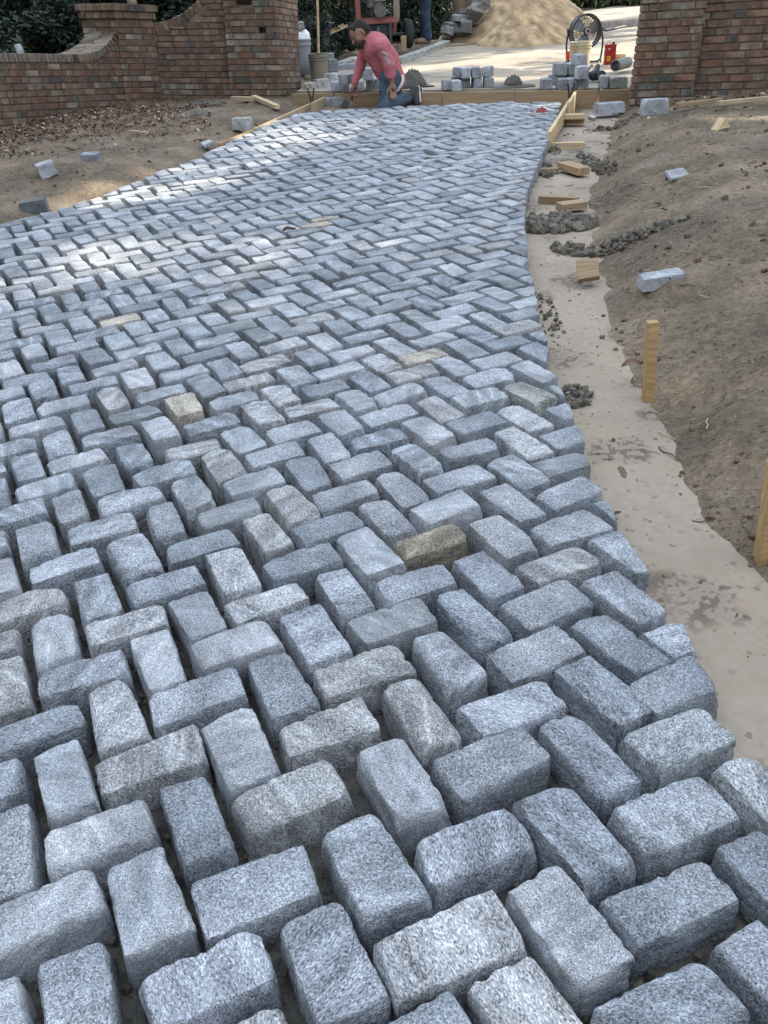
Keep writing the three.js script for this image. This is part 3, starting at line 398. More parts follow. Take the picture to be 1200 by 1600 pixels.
// ---------------------------------------------------------------- brick walls
const BRICK_GEO = [0, 1, 2, 3, 4, 5].map((i) => blockGeo(0.2, 0.056, 0.1, 4000 + i, { r: 0.006, nx: 4, ny: 2, nz: 2, amp: 0.55, jitter: 0.004, uvSpan: 0.35 }));
function pickBrick(R, pale = 0.12) { const t = R(); if (t < pale) return BRICKPALE[Math.floor(R() * 3)]; if (t < pale + 0.05) return BRICKGREY[Math.floor(R() * 2)]; if (t < pale + 0.2) return BRICKTAN[Math.floor(R() * 4)]; return BRICK[Math.floor(R() * BRICK.length)]; }
class Face { // a vertical plane of brickwork from O along dir (left to right as seen), y measured up
  constructor(O, dir) { this.O = O.clone(); this.O.y = 0; this.d = dir.clone().setY(0).normalize(); this.n = this.d.clone().cross(V3(0, 1, 0)); this.yaw = Math.atan2(-this.d.z, this.d.x); }
  hit(px, py) { const r = rayOf(px, py), t = this.O.clone().sub(CAM).dot(this.n) / r.dot(this.n), p = r.multiplyScalar(t).add(CAM); return [p.clone().sub(this.O).dot(this.d), p.y]; }
  at(s, y, out = 0) { return this.O.clone().addScaledVector(this.d, s).addScaledVector(this.n, out).setY(y); }
  sFor(px, y) { let s = 0; for (let i = 0; i < 30; i++) { const h = 0.01, a = toPhoto(this.at(s, y))[0], b = toPhoto(this.at(s + h, y))[0]; s += clamp((px - a) / ((b - a) / h), -1, 1); } return s; }
  courses(parent, { s0, s1, y0, y1, course, top = () => 1e9, seed = 1, skip = () => false, slope = 0, pale = 0.12, sunTint = false, bottom = () => -1e9 }) {
    const R = rng(seed), rows = Math.floor((y1 - y0) / course);
    for (let r = 0; r < rows; r++) {
      let s = s0 - (r % 2 ? 0.1 : 0) - R() * 0.05;
      while (s < s1 - 0.02) {
        const L = R() < 0.22 ? 0.1 : 0.2, a = Math.max(s, s0), b = Math.min(s + L, s1); s += L + 0.011;
        if (b - a < 0.03) continue;
        const y = y0 + r * course, mid = (a + b) / 2; let hgt = course - 0.011;
        const lim = top(mid) - 0.004; if (y + 0.02 > lim) continue; if (y + hgt > lim) hgt = lim - y;
        if (y + hgt < bottom(mid) || skip(mid, y + hgt / 2)) continue;
        const m = part('brick', BRICK_GEO[Math.floor(R() * 6)], sunTint && R() < 0.4 ? BRICKTAN[Math.floor(R() * 4)] : pickBrick(R, pale), parent);
        m.scale.set((b - a) / 0.2 * 0.985, hgt / 0.056, 1);
        m.position.copy(this.at(mid, y + slope * mid, -0.05 + (R() - 0.5) * 0.006)); m.rotation.set(0, this.yaw, slope + (R() - 0.5) * 0.012, 'YXZ');
      }
    }
  }
  core(parent, s0, s1, y0, topPts, thick, mat = mortarMat) { // the mortar body behind the bricks
    const sh = new THREE.Shape(); sh.moveTo(s0, y0); sh.lineTo(s1, y0); for (const [s, y] of topPts.slice().reverse()) sh.lineTo(s, y); sh.closePath();
    const g = new THREE.ExtrudeGeometry(sh, { depth: thick, bevelEnabled: false }); g.translate(0, 0, -thick - 0.011);
    const m = part('mortar_joints', g, mat, parent); m.position.copy(this.O); m.rotation.y = this.yaw; return m;
  }
  coping(parent, pts, thick, hgt, seed, over = 0.025, pool = null) { // bricks on edge along the top line, drawn through pts [s, y] of its lower edge
    const R = rng(seed); let cum = [0]; for (let i = 1; i < pts.length; i++) cum.push(cum[i - 1] + Math.hypot(pts[i][0] - pts[i - 1][0], pts[i][1] - pts[i - 1][1]));
    const total = cum[cum.length - 1], n = Math.round(total / 0.066), w = total / n;
    for (let k = 0; k < n; k++) {
      const u = (k + 0.5) * w; let i = 1; while (i < pts.length - 1 && cum[i] < u) i++;
      const t = (u - cum[i - 1]) / (cum[i] - cum[i - 1]), s = lerp(pts[i - 1][0], pts[i][0], t), y = lerp(pts[i - 1][1], pts[i][1], t), ang = Math.atan2(pts[i][1] - pts[i - 1][1], pts[i][0] - pts[i - 1][0]);
      const halves = 2, len = (thick + 2 * over) / halves;
      for (let q = 0; q < halves; q++) {
        const m = part('coping_brick', BRICK_GEO[Math.floor(R() * 6)], pool && R() < 0.8 ? pool[Math.floor(R() * pool.length)] : R() < 0.55 ? BRICKTAN[Math.floor(R() * 4)] : pickBrick(R, 0.2), parent);
        // brick x -> along the wall's thickness, y -> across its top, z -> along the line
        m.scale.set((len - 0.006) / 0.2, hgt / 0.056, (w - 0.009) / 0.1);
        const B = new THREE.Matrix4().makeBasis(this.n.clone().negate(), this.d.clone().multiplyScalar(-Math.sin(ang)).add(V3(0, Math.cos(ang), 0)), this.d.clone().multiplyScalar(-Math.cos(ang)).add(V3(0, -Math.sin(ang), 0)));
        m.quaternion.setFromRotationMatrix(B); m.position.copy(this.at(s, y, over - len * (q + 0.5) + (R() - 0.5) * 0.006));
      }
    }
  }
}
const topLine = (pts) => (s) => { if (s <= pts[0][0]) return pts[0][1]; for (let i = 1; i < pts.length; i++) if (s <= pts[i][0]) return lerp(pts[i - 1][1], pts[i][1], (s - pts[i - 1][0]) / (pts[i][0] - pts[i - 1][0])); return pts[pts.length - 1][1]; };
const dirAt = (deg) => V3(Math.cos(deg * Math.PI / 180), 0, Math.sin(deg * Math.PI / 180)); // 0 = to the right, 90 = towards the camera
{
  // left gate pillar: its near corner is at photo x 437
  const corner = ahead(437, 152, 11.5), G0 = corner.y - 0.25;
  const fr = new Face(corner, dirAt(15)), w = -fr.sFor(360, corner.y); const left = fr.at(-w, 0), front = new Face(left, dirAt(15));
  const side = new Face(corner, dirAt(-75)), depth = side.sFor(471, corner.y);
  const pil = thing('gate_pillar', 'square brick gate pillar left of the kneeling worker, with a brick-sized hole', 'pillar', null);
  const H1 = CAM_Y + 1.5, course = 0.0676;
  const shp = new THREE.BoxGeometry(w - 0.022, H1 - G0 - 0.002, depth - 0.022); 
  const holes = [[front.hit(409, 47), 0.1], [front.hit(380, 3), 0.2]];
  const hole = (s, y) => holes.some(([h, L]) => Math.abs(s - h[0]) < L * 0.55 && Math.abs(y - h[1]) < course * 0.55);
  // joints: a core set well back plus a mortar skin, left open at the holes
  { const cc = front.at(w / 2, (H1 + G0) / 2, -depth / 2); const core = part('mortar_joints', (() => { const list = []; const s = new THREE.Shape([[0.011, G0], [w - 0.011, G0], [w - 0.011, H1], [0.011, H1]].map((p) => new THREE.Vector2(...p)));
    for (const [h, L] of holes) { const q = new THREE.Path([[h[0] - L / 2, h[1] - 0.033], [h[0] + L / 2, h[1] - 0.033], [h[0] + L / 2, h[1] + 0.033], [h[0] - L / 2, h[1] + 0.033]].map((p) => new THREE.Vector2(...p))); s.holes.push(q); }
    const g = new THREE.ExtrudeGeometry(s, { depth: 0.09, bevelEnabled: false }); g.translate(0, 0, -0.101); const b = new THREE.BoxGeometry(w - 0.022, H1 - G0, depth - 0.112); b.translate(w / 2, (H1 + G0) / 2, -0.101 - (depth - 0.112) / 2 - 0.002); list.push(g.index ? g.toNonIndexed() : g, b.toNonIndexed()); return mergeGeometries(list); })(), mortarMat, pil); core.position.copy(front.O); core.rotation.y = front.yaw; }
  front.courses(pil, { s0: 0, s1: w, y0: G0, y1: H1 - 0.1, course, seed: 21, skip: hole, pale: 0.16 });
  side.courses(pil, { s0: 0.1, s1: depth, y0: G0, y1: H1 - 0.1, course, seed: 22, pale: 0.16, sunTint: true });  // extra tan bricks stand in for warm sun on this side
  { const cap = part('cap', blockGeo(w + 0.14, 0.1, depth + 0.14, 77, { r: 0.01 }), concMat, pil); cap.position.copy(front.at(w / 2, H1, -depth / 2)); cap.rotation.y = front.yaw; }

  // curved wall between the pier and the pillar
  const back = front.at(0, 0, -0.09), cw = new Face(back.clone().addScaledVector(front.d, -1.75), dirAt(15));
  const sEnd = 1.75, sStart = cw.sFor(213, CAM_Y + 0.3);
  const cv = thing('curved_wall', 'brick wall with a coping that sweeps up to the left gate pillar', 'wall', null);
  const low = [[209, 50.5], [232, 49.5], [253, 48.6], [266, 45.5], [277, 41], [289, 34.5], [300, 27], [312, 16], [324.5, 1]].map(([x, y]) => cw.hit(x, y));
  { const q = low[low.length - 1], p = low[low.length - 2], k = (q[1] - p[1]) / (q[0] - p[0]); for (let i = 1; i <= 3; i++) { const s = lerp(q[0], sEnd, i / 3); low.push([s, q[1] + k * 1.15 * (s - q[0])]); } }
  const cTop = topLine(low);
  cw.core(cv, sStart - 0.1, sEnd - 0.004, G0, [[sStart - 0.1, low[0][1]], ...low], 0.3);
  cw.courses(cv, { s0: sStart, s1: sEnd, y0: G0, y1: CAM_Y + 1.6, course: 0.0665, top: cTop, seed: 31, pale: 0.1 });
  cw.coping(cv, low, 0.3, 0.1, 33);

  // pier with a corbelled cap, its near corner at photo x 192
  const K1 = ahead(196, 150, 11.72), rf = new Face(K1, dirAt(-38)), rw = rf.sFor(246, CAM_Y + 0.2), lf0 = new Face(K1, dirAt(12)), lw = -lf0.sFor(134, CAM_Y + 0.2);
  const lf = new Face(lf0.at(-lw, 0), dirAt(12));
  const pierTop = lf.hit(160, 29)[1], pr = thing('brick_pier', 'short brick pier with a stepped cap between the low sweep and the curved wall', 'pier', null);
  const quad = [K1, rf.at(rw, 0), lf.at(0, 0).clone().addScaledVector(rf.d, rw), lf.at(0, 0)];
  const prism = (out, y0, y1) => { const cx = quad.reduce((a, p) => a.add(p.clone().setY(0)), V3()).multiplyScalar(0.25); const sh = new THREE.Shape(quad.map((p) => { const q = p.clone().setY(0).sub(cx); q.multiplyScalar(1 + out / q.length()); return new THREE.Vector2(q.x + cx.x, -(q.z + cx.z)); })); const g = new THREE.ExtrudeGeometry(sh, { depth: y1 - y0, bevelEnabled: false }); g.rotateX(-Math.PI / 2); g.translate(0, y0, 0); return g; };
  part('mortar_joints', prism(-0.016, G0, pierTop), mortarMat, pr);
  lf.courses(pr, { s0: 0, s1: lw, y0: G0 + 0.03, y1: pierTop + 0.05, course: 0.0655, top: () => pierTop, seed: 41 });
  rf.courses(pr, { s0: 0.0, s1: rw, y0: G0 + 0.03, y1: pierTop + 0.05, course: 0.0655, top: () => pierTop, seed: 42 });
  for (const [o, k] of [[0.03, 0], [0.06, 1]]) { const h = 0.078, y = pierTop + k * h; part('mortar_joints', prism(o - 0.016, y + 0.001, y + h + 0.001), mortarMat, pr);
    const P = prismCorners(o); for (const [A, B, sd] of [[P[3], P[0], 1], [P[0], P[1], 2], [P[2], P[3], 3]]) { const f = new Face(A, B.clone().sub(A)), L = A.clone().setY(0).distanceTo(B.clone().setY(0)); const R = rng(600 + k * 10 + sd); let s = 0; while (s < L - 0.02) { const l = Math.min(R() < 0.3 ? 0.1 : 0.2, L - s); const m = part('cap_brick', BRICK_GEO[Math.floor(R() * 6)], R() < 0.5 ? BRICKTAN[Math.floor(R() * 4)] : pickBrick(R, 0.1), pr); m.scale.set((l - 0.008) / 0.2, (h - 0.008) / 0.056, 1); m.position.copy(f.at(s + l / 2, y + 0.003, -0.05)); m.rotation.y = f.yaw; s += l; } } }
  function prismCorners(out) { const cx = quad.reduce((a, p) => a.add(p.clone().setY(0)), V3()).multiplyScalar(0.25); return quad.map((p) => { const q = p.clone().setY(0).sub(cx); return q.multiplyScalar(1 + out / q.length()).add(cx); }); }
  const chip = blockGeo(0.1, 0.05, 0.08, 55, { r: 0.012 }), ch = solo('brick_fragment', chip, BRICKTAN[2], 'small tan brick fragment lying on the stepped pier cap', 'brick'); ch.position.copy(rf.at(0.3, pierTop + 0.16, -0.15));

  // low wall that comes forward from the pier, with its coping swept up to it
  const lowDir = dirAt(-66), lwF = new Face(K1, lowDir); const far0 = lwF.sFor(-160, 0.9);
  const lo = new Face(lwF.at(far0, 0), lowDir), S = -far0;
  const lv = thing('low_wall', 'low brick garden wall at the far left with a swept tan coping', 'wall', null);
  const edge = [[-160, 97.5], [-60, 97.5], [0, 97.3], [60, 97.4], [100, 97.6], [125, 97.3], [140, 95.5], [152, 91], [162, 84], [170, 76], [177, 66], [182.5, 55]].map(([x, y]) => lo.hit(x, y));
  const yFlat = edge[2][1]; edge[0][1] = edge[1][1] = yFlat;
  const lTop = topLine(edge);
  const lwThick = Math.min(0.5, lw - 0.04);
  lo.core(lv, edge[0][0], S - 0.002, yFlat - 1.1, [...edge, [S - 0.002, edge[edge.length - 1][1]]], lwThick);
  lo.courses(lv, { s0: edge[0][0], s1: S - 0.005, y0: yFlat - 0.0665 * 14, y1: yFlat + 0.8, course: 0.0665, top: lTop, seed: 51, pale: 0.13 });
  lo.coping(lv, edge, lwThick, 0.085, 53, 0.02, [BRICKPALE[0], BRICKPALE[1], BRICKTAN[2], brickMat([0.36, 0.31, 0.25])]);  // pale tan, cement-washed bricks; lightness also stands in for sky light on the sweep
  const sc = solo('stone_chip', blockGeo(0.075, 0.105, 0.06, 58, { r: 0.014, nx: 6, ny: 5, nz: 6 }), STONE[5], 'small pale stone standing on the coping of the low wall', 'stone'); { const [s] = lo.hit(50, 84); sc.position.copy(lo.at(s, yFlat + 0.075, -0.16)); sc.rotation.set(0, 0.4, 0.22); }

  // right gate pillar and the wall behind it
  const rc = ahead(1083, 150, 9.15), RG = rc.y - 0.25, slope = 0.038;
  const r0 = new Face(rc, dirAt(18)), rwid = -r0.sFor(981, rc.y - 0.1), rp = new Face(r0.at(-rwid, 0), dirAt(18));
  const rpil = thing('gate_pillar', 'brick gate pillar at the right edge, beside the cut-off pipe', 'pillar', null), RH = CAM_Y + 1.5;
  rp.core(rpil, 0.011, rwid - 0.011, RG - 0.1, [[0.011, RH], [rwid - 0.011, RH]], 0.6);
  rp.courses(rpil, { s0: 0, s1: rwid, y0: RG - 0.04, y1: RH - 0.1, course: 0.0672, seed: 61, slope, pale: 0.2 });
  { const cap = part('cap', blockGeo(rwid + 0.14, 0.1, 0.74, 79, { r: 0.01 }), concMat, rpil); cap.position.copy(rp.at(rwid / 2, RH, -0.31)); cap.rotation.y = rp.yaw; }
  const wf = new Face(rp.at(rwid, 0, -0.12), dirAt(18));
  const rw2 = thing('garden_wall', 'dark brick wall at the far right, set back from the right gate pillar', 'wall', null);
  wf.core(rw2, -0.2, 2.6, RG - 0.1, [[-0.2, RH - 0.1], [2.6, RH - 0.1]], 0.3);
  wf.courses(rw2, { s0: -0.06, s1: 1.35, y0: RG - 0.04, y1: RH - 0.3, course: 0.0672, seed: 71, slope, pale: 0.08 });
  const rest = []; for (let r = 0; r < 34; r++) for (let k = 0; k < 6; k++) { const R = rng(r * 91 + k), g = BRICK_GEO[Math.floor(R() * 6)].clone(), s = 1.47 + k * 0.211 + (r % 2 ? 0.1 : 0); if (s > 2.5) continue; g.applyMatrix4(new THREE.Matrix4().compose(wf.at(s, RG - 0.04 + r * 0.0672 + slope * s, -0.05), new THREE.Quaternion().setFromEuler(new THREE.Euler(0, wf.yaw, 0)), V3(1, 1, 1))); rest.push(g); }
  part('bricks', mergeGeometries(rest), BRICK[1], rw2).userData.kind = 'stuff';
}

// ---------------------------------------------------------------- trees and shrubs
function sprigGeo(n, size, seed, droop = 0.5, wide = 0.42) { // a twig end with n folded leaves
  const R = rng(seed), pos = [], uv = [], ind = [];
  for (let i = 0; i < n; i++) {
    const e = new THREE.Euler((R() - 0.5) * 2.2 * droop, R() * 6.283, (R() - 0.5) * 2.2 * droop), o = V3((R() - 0.5), (R() - 0.5) * 0.8, (R() - 0.5)).multiplyScalar(size * 1.5), l = size * (0.7 + R() * 0.6), w = l * wide, b = pos.length / 3;
    for (const [x, y, z] of [[0, 0, 0], [0.3, 0.06, 0.5], [0.3, 0.06, -0.5], [0.68, 0.03, 0.36], [0.68, 0.03, -0.36], [1, -0.12, 0], [0.5, -0.03, 0]]) { const p = V3(x * l, y * l, z * w).applyEuler(e).add(o); pos.push(p.x, p.y, p.z); uv.push(x, z + 0.5); }
    ind.push(b, b + 1, b + 6, b, b + 6, b + 2, b + 1, b + 3, b + 6, b + 2, b + 6, b + 4, b + 3, b + 5, b + 6, b + 4, b + 6, b + 5);
  }
  const g = new THREE.BufferGeometry(); g.setAttribute('position', new THREE.Float32BufferAttribute(pos, 3)); g.setAttribute('uv', new THREE.Float32BufferAttribute(uv, 2)); g.setIndex(ind); g.computeVertexNormals(); return g;
}
const leafMat = new THREE.MeshPhysicalMaterial({ roughness: 0.7, side: THREE.DoubleSide, transmission: 0.3, thickness: 0 });
const barkMat = std({ map: woodMap, bumpMap: woodBump, bumpScale: 0.01, roughness: 1 }, [0.16, 0.13, 0.1]);
const SPRIG = [0, 1, 2].map((i) => sprigGeo(6, 0.085, 800 + i)), SPRIG_BIG = [0, 1].map((i) => sprigGeo(7, 0.24, 820 + i, 0.8, 0.6)), SPRIG_MID = [0, 1].map((i) => sprigGeo(7, 0.14, 830 + i, 0.8, 0.6)), SPRIG_THIN = [0, 1].map((i) => sprigGeo(7, 0.12, 840 + i, 0.7, 0.3));
// sunlit flecks: where the low sun finds a gap in the crowns [photo x, y, radius along x, radius along y, share of leaves kept]
const GAPS = [];
function gapLine(x0, y0, x1, y1, r, keep, n = 6, H = 0, m = 0.42) { const A = onSite(x0, y0, H), B = onSite(x1, y1, H); for (let i = 0; i <= n; i++) GAPS.push([lerp(A[0], B[0], i / n), lerp(A[1], B[1], i / n), r, keep, m]); }
const overSun = (X, Y, t) => site(X, Y, 0).addScaledVector(SUN_DIR, t); // a point on the sun's path to the site point X, Y
function shadeTree(label, c, r, seed, count, geo = SPRIG_MID) {
  const R = rng(seed), g = thing('tree', label, 'tree');
  const foot = site(c.x, -c.z, 0).y; g.position.set(c.x, foot, c.z);
  const h = c.y - foot, P = [], limbs = [];
  const trunk = [V3(0, -0.3, 0), V3(0.1, h * 0.4, 0.05), V3(-0.1, h * 0.75, 0.1), V3(0, h * 1.1, 0)];
  part('trunk', tubeGeo(trunk, 0.22, 24, 9), barkMat, g);
  const clumps = []; for (let i = 0; i < 46; i++) { const d = V3(R() * 2 - 1, R() * 2 - 1, R() * 2 - 1).normalize().multiplyScalar(Math.pow(R(), 0.42) * r); d.y *= 0.85; clumps.push([d, r * (0.2 + 0.2 * R())]); }
  clumps.slice(0, 14).forEach(([d], i) => limbs.push(tubeGeo([V3(0, h * (0.62 + 0.02 * i), 0), V3(d.x * 0.5, h + d.y * 0.4, d.z * 0.5), V3(d.x, h + d.y, d.z)], 0.06, 8, 6)));
  part('limbs', mergeGeometries(limbs), barkMat, g);
  const m4 = [], col = [], q = new THREE.Quaternion();
  for (let i = 0; i < count; i++) {
    const [d, cr] = clumps[Math.floor(R() * clumps.length)], o = V3(R() * 2 - 1, R() * 2 - 1, R() * 2 - 1).normalize().multiplyScalar(cr * Math.pow(R(), 0.4)), p = d.clone().add(o).add(V3(0, h, 0));
    const w = p.clone().add(g.position), tt = w.clone().sub(CAM).dot(SN) + PLANE_H, k = tt / SUN_DIR.dot(SN), hit = w.addScaledVector(SUN_DIR, -k), X = hit.clone().sub(CAM).dot(SX), Y = hit.sub(CAM).dot(SY);
    const u = R(); let keep = 1;
    for (const [gx, gy, gr, gk, gm] of GAPS) { const dd = Math.hypot((X - gx), (Y - gy)); if (dd < gr + gm + 0.18) keep = Math.min(keep, gk + (1 - gk) * sstep(gr + gm, gr + gm + 0.18, dd)); }
    if (Y > 11.0 && X > -0.6) { const f = fbm(X * 0.8, Y * 0.8, 5.5, 3); keep = Math.min(keep, f > -0.02 ? 1 : f > -0.1 ? 0.3 : 0.04); }
    if (u > keep) continue;
    q.setFromEuler(new THREE.Euler(R() * 6, R() * 6, R() * 6)); m4.push(new THREE.Matrix4().compose(p, q, V3(1, 1, 1).multiplyScalar(0.8 + 0.5 * R()))); const l = 0.75 + 0.5 * R(); col.push(lin(0.06 * l, 0.11 * l, 0.03 * l));
  }
  const im = new THREE.InstancedMesh(geo[seed % 2], leafMat, m4.length); m4.forEach((m, i) => { im.setMatrixAt(i, m); im.setColorAt(i, col[i]); }); im.name = 'crown'; shade(im); im.userData.kind = 'stuff'; g.add(im);
}
gapLine(198, 298, 345, 262, 0.17, 0.02, 8); gapLine(438, 226, 515, 197, 0.2, 0.03, 5); gapLine(-40, 486, 100, 430, 0.12, 0.03, 6); gapLine(120, 418, 240, 380, 0.1, 0.12, 5);
gapLine(360, 478, 425, 440, 0.08, 0.22, 3); gapLine(460, 425, 500, 412, 0.06, 0.3, 2); gapLine(700, 1470, 722, 1462, 0.02, 0.2, 1, 0, 0.22); gapLine(690, 1588, 700, 1596, 0.02, 0.4, 1, 0, 0.14); gapLine(642, 236, 682, 231, 0.07, 0.35, 3); gapLine(610, 468, 735, 402, 0.06, 0.62, 4);
gapLine(884, 188, 897, 160, 0.08, 0.05, 2, 0.05); gapLine(1119, 195, 1122, 194, 0.06, 0.1, 1, 0.1); gapLine(335, 206, 395, 196, 0.12, 0.1, 3); gapLine(120, 240, 200, 236, 0.1, 0.3, 3); gapLine(640, 148, 700, 150, 0.14, 0.3, 4, 0.1); gapLine(710, 120, 780, 118, 0.22, 0.12, 3, 0.15); gapLine(600, 110, 640, 118, 0.18, 0.35, 3, 0.35);
shadeTree('tall broad-leaved tree right of the garden wall, nearest of the shade trees', overSun(1.7, 2.3, 15), 3.5, 11, 9600);
shadeTree('tall broad-leaved tree behind the right brick wall, its crown over the middle of the drive', overSun(2.0, 7.6, 16), 3.4, 12, 9600);
shadeTree('old shade tree further right, its crown reaching over the near left of the drive', overSun(-3.2, 2.6, 19), 3.7, 13, 12800);
shadeTree('old shade tree far right, its crown reaching over the left dirt bank and low wall', overSun(-3.0, 8.8, 19.5), 3.8, 14, 12800);
shadeTree('shade tree far right behind the others, its crown over the left gate pillar', overSun(-3.8, 14.2, 21), 3.6, 15, 9600);
shadeTree('shade tree right of the slab, its crown over the mixer', overSun(0.2, 17.6, 15), 3.0, 16, 7200);

// the wood that closes in the place behind the photographer and on the left
shadeTree('broad tree growing close behind the place where the photo was taken', V3(0.5, 4.6, 9.5), 4.2, 21, 7000, SPRIG_BIG);
shadeTree('broad tree behind and left of the place where the photo was taken', V3(-7, 4.6, 7.0), 4.2, 22, 7000, SPRIG_BIG);
shadeTree('broad tree behind and right of the place where the photo was taken', V3(7.5, 4.8, 7.5), 4.0, 23, 7000, SPRIG_BIG);
shadeTree('broad tree left of the drive, beyond the left edge of the photo', V3(-10.5, 4.8, -1.0), 4.2, 24, 7000, SPRIG_BIG);
shadeTree('broad tree left of the low garden wall, beyond the photo', V3(-11, 5.0, -9.5), 4.4, 25, 7000, SPRIG_BIG);

function shrub(name, label, px, F, base, rx, ry, count, pal, seed, geo = SPRIG, stems = 3) {
  const c = ahead(px, 60, F), R = rng(seed), g = thing(name, label, name.includes('tree') ? 'tree' : 'shrub', null), foot = c.clone(); foot.y = base; g.position.copy(foot);
  const st = []; for (let i = 0; i < stems; i++) { const a = R() * 6.28, d = rx * 0.35 * R(); st.push(tubeGeo([V3(Math.cos(a) * 0.12, -0.2, Math.sin(a) * 0.12), V3(Math.cos(a) * d, ry * 0.5, Math.sin(a) * d), V3(Math.cos(a) * d * 2, ry * 1.5, Math.sin(a) * d * 2)], 0.035 + 0.03 * R(), 10, 6)); }
  part('trunk', mergeGeometries(st), barkMat, g);
  const clumps = []; for (let i = 0; i < 40; i++) { const d = V3(R() * 2 - 1, R() * 2 - 1, R() * 2 - 1).normalize().multiplyScalar(Math.pow(R(), 0.4)); clumps.push([V3(d.x * rx, ry + d.y * ry, d.z * rx), rx * (0.2 + 0.16 * R()), 0.55 + 0.8 * R()]); }
  const ms = [], cs = [], q = new THREE.Quaternion();
  for (let i = 0; i < count; i++) { const [d, cr, l] = clumps[Math.floor(R() * clumps.length)], o = V3(R() * 2 - 1, R() * 2 - 1, R() * 2 - 1).normalize().multiplyScalar(cr * Math.pow(R(), 0.4)); q.setFromEuler(new THREE.Euler((R() - 0.5) * 2, R() * 6.28, (R() - 0.5) * 2)); ms.push(new THREE.Matrix4().compose(d.clone().add(o), q, V3(1, 1, 1).multiplyScalar(0.75 + 0.6 * R()))); const p = pal[Math.floor(R() * pal.length)], k = l * (0.8 + 0.4 * R()); cs.push(lin(p[0] * k, p[1] * k, p[2] * k)); }
  const im = new THREE.InstancedMesh(geo[seed % geo.length], leafMat, ms.length); ms.forEach((m, i) => { im.setMatrixAt(i, m); im.setColorAt(i, cs[i]); }); im.name = 'crown'; im.userData.kind = 'stuff'; shade(im); g.add(im); return g;
}
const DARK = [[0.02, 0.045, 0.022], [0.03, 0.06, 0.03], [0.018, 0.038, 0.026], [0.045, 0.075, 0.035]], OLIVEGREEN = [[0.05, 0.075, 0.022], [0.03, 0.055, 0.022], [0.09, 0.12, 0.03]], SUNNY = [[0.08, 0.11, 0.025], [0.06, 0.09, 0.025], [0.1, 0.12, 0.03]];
shrub('evergreen_shrub', 'dark evergreen shrub behind the low wall at the left edge', -60, 13.4, 0.3, 1.5, 1.5, 5200, DARK, 901);
shrub('evergreen_shrub', 'dark green shrub behind the pale stone chip on the low wall', 60, 14.6, 0.3, 1.5, 1.7, 5600, DARK, 902);
shrub('evergreen_shrub', 'dark shrub rising behind the stepped cap of the brick pier', 170, 14.0, 0.3, 1.3, 1.5, 5200, DARK, 903);
shrub('evergreen_shrub', 'glossy dark shrub behind the sweep of the curved wall', 285, 15.0, 0.3, 1.5, 1.7, 6000, DARK, 904, SPRIG_THIN);
shrub('evergreen_tree', 'dark tree behind the left gate pillar', 410, 17.5, 0.4, 1.8, 2.3, 6000, DARK, 905);
shrub('evergreen_tree', 'dark tree with thin pale stems behind the wheelbarrow', 510, 20.5, 0.5, 1.6, 2.3, 4600, DARK, 906, SPRIG, 7);
shrub('evergreen_tree', 'dark tree behind the cement mixer and the kneeling worker', 590, 23.0, 0.7, 2.0, 2.4, 6500, DARK, 907);
shrub('leafy_shrub', 'olive green shrub between the mixer wheel and the standing person', 672, 23.5, 0.8, 1.4, 1.7, 5200, OLIVEGREEN, 908, SPRIG_THIN);
shrub('evergreen_tree', 'dark tree above the heap of broken concrete', 745, 26.0, 1.0, 2.0, 2.4, 6000, DARK, 909);
shrub('evergreen_tree', 'dark tree closing the gap far behind the left gate pillar', 480, 26.0, 0.7, 2.6, 2.8, 7000, DARK, 912);
shrub('evergreen_shrub', 'dark evergreen growing far behind the low wall', 110, 19.0, 0.4, 2.6, 2.6, 7000, DARK, 913);
shrub('evergreen_shrub', 'dark evergreen far behind the curved wall and gate pillar', 320, 21.0, 0.4, 2.6, 2.6, 7000, DARK, 914);
shrub('sunlit_tree', 'sunlit yellow-green tree at the top right beyond the slab', 975, 36.0, 1.9, 2.4, 2.6, 6000, SUNNY, 910, SPRIG_BIG);
shrub('sunlit_tree', 'sunlit yellow tree beyond the far kerb, left of the other sunlit tree', 885, 40.0, 2.0, 2.6, 2.8, 6000, SUNNY, 911, SPRIG_BIG);

const STAKEWOOD = wood([0.82, 0.68, 0.5]);
const RUBBLE = stoneMat(GR, [0.46, 0.42, 0.37]);
const DARKROCK = stoneMat(GR, [0.36, 0.37, 0.38]);
// ---------------------------------------------------------------- form boards, stakes and clamps
const across = (px0, py0, px1, py1, H) => { const A = onSite(px0, py0, H), B = onSite(px1, py1, H); return { X: (A[0] + B[0]) / 2, Y: (A[1] + B[1]) / 2, L: Math.hypot(B[0] - A[0], B[1] - A[1]), yaw: Math.atan2(B[1] - A[1], B[0] - A[0]) }; };
let boardSeed = 2000;
// a board whose top edge runs between two photo points that lie H above the site's surface
function board(name, px0, py0, px1, py1, H, hgt, t, mat, label, category = 'board', group, lean = 0) {
  const a = across(px0, py0, px1, py1, H), o = solo(name, boardGeo(a.L, hgt, t, boardSeed++), mat, label, category, group); stand(o, a.X, a.Y, H - hgt, a.yaw, lean, 0); return o;
}
board('form_board', 456, 146.5, 521, 145.5, 0.085, 0.19, 0.035, WOODOLD, 'short brown form board in front of the left gate pillar', 'board');
board('form_board', 523, 145.5, 690, 144.2, 0.085, 0.2, 0.035, WOOD, 'long form board across the drive directly behind the kneeling worker', 'board');
board('form_board', 692, 144.1, 804, 142.5, 0.085, 0.2, 0.035, WOOD, 'form board across the drive under the two-tier cobble stack', 'board');
board('form_board', 806, 142.4, 935, 140.6, 0.083, 0.2, 0.035, WOOD, 'form board across the drive under the tall cobble stack at right', 'board');
board('form_board', 937, 140.5, 984, 139.4, 0.083, 0.17, 0.035, WOODOLD, 'short form board butting against the right gate pillar', 'board');
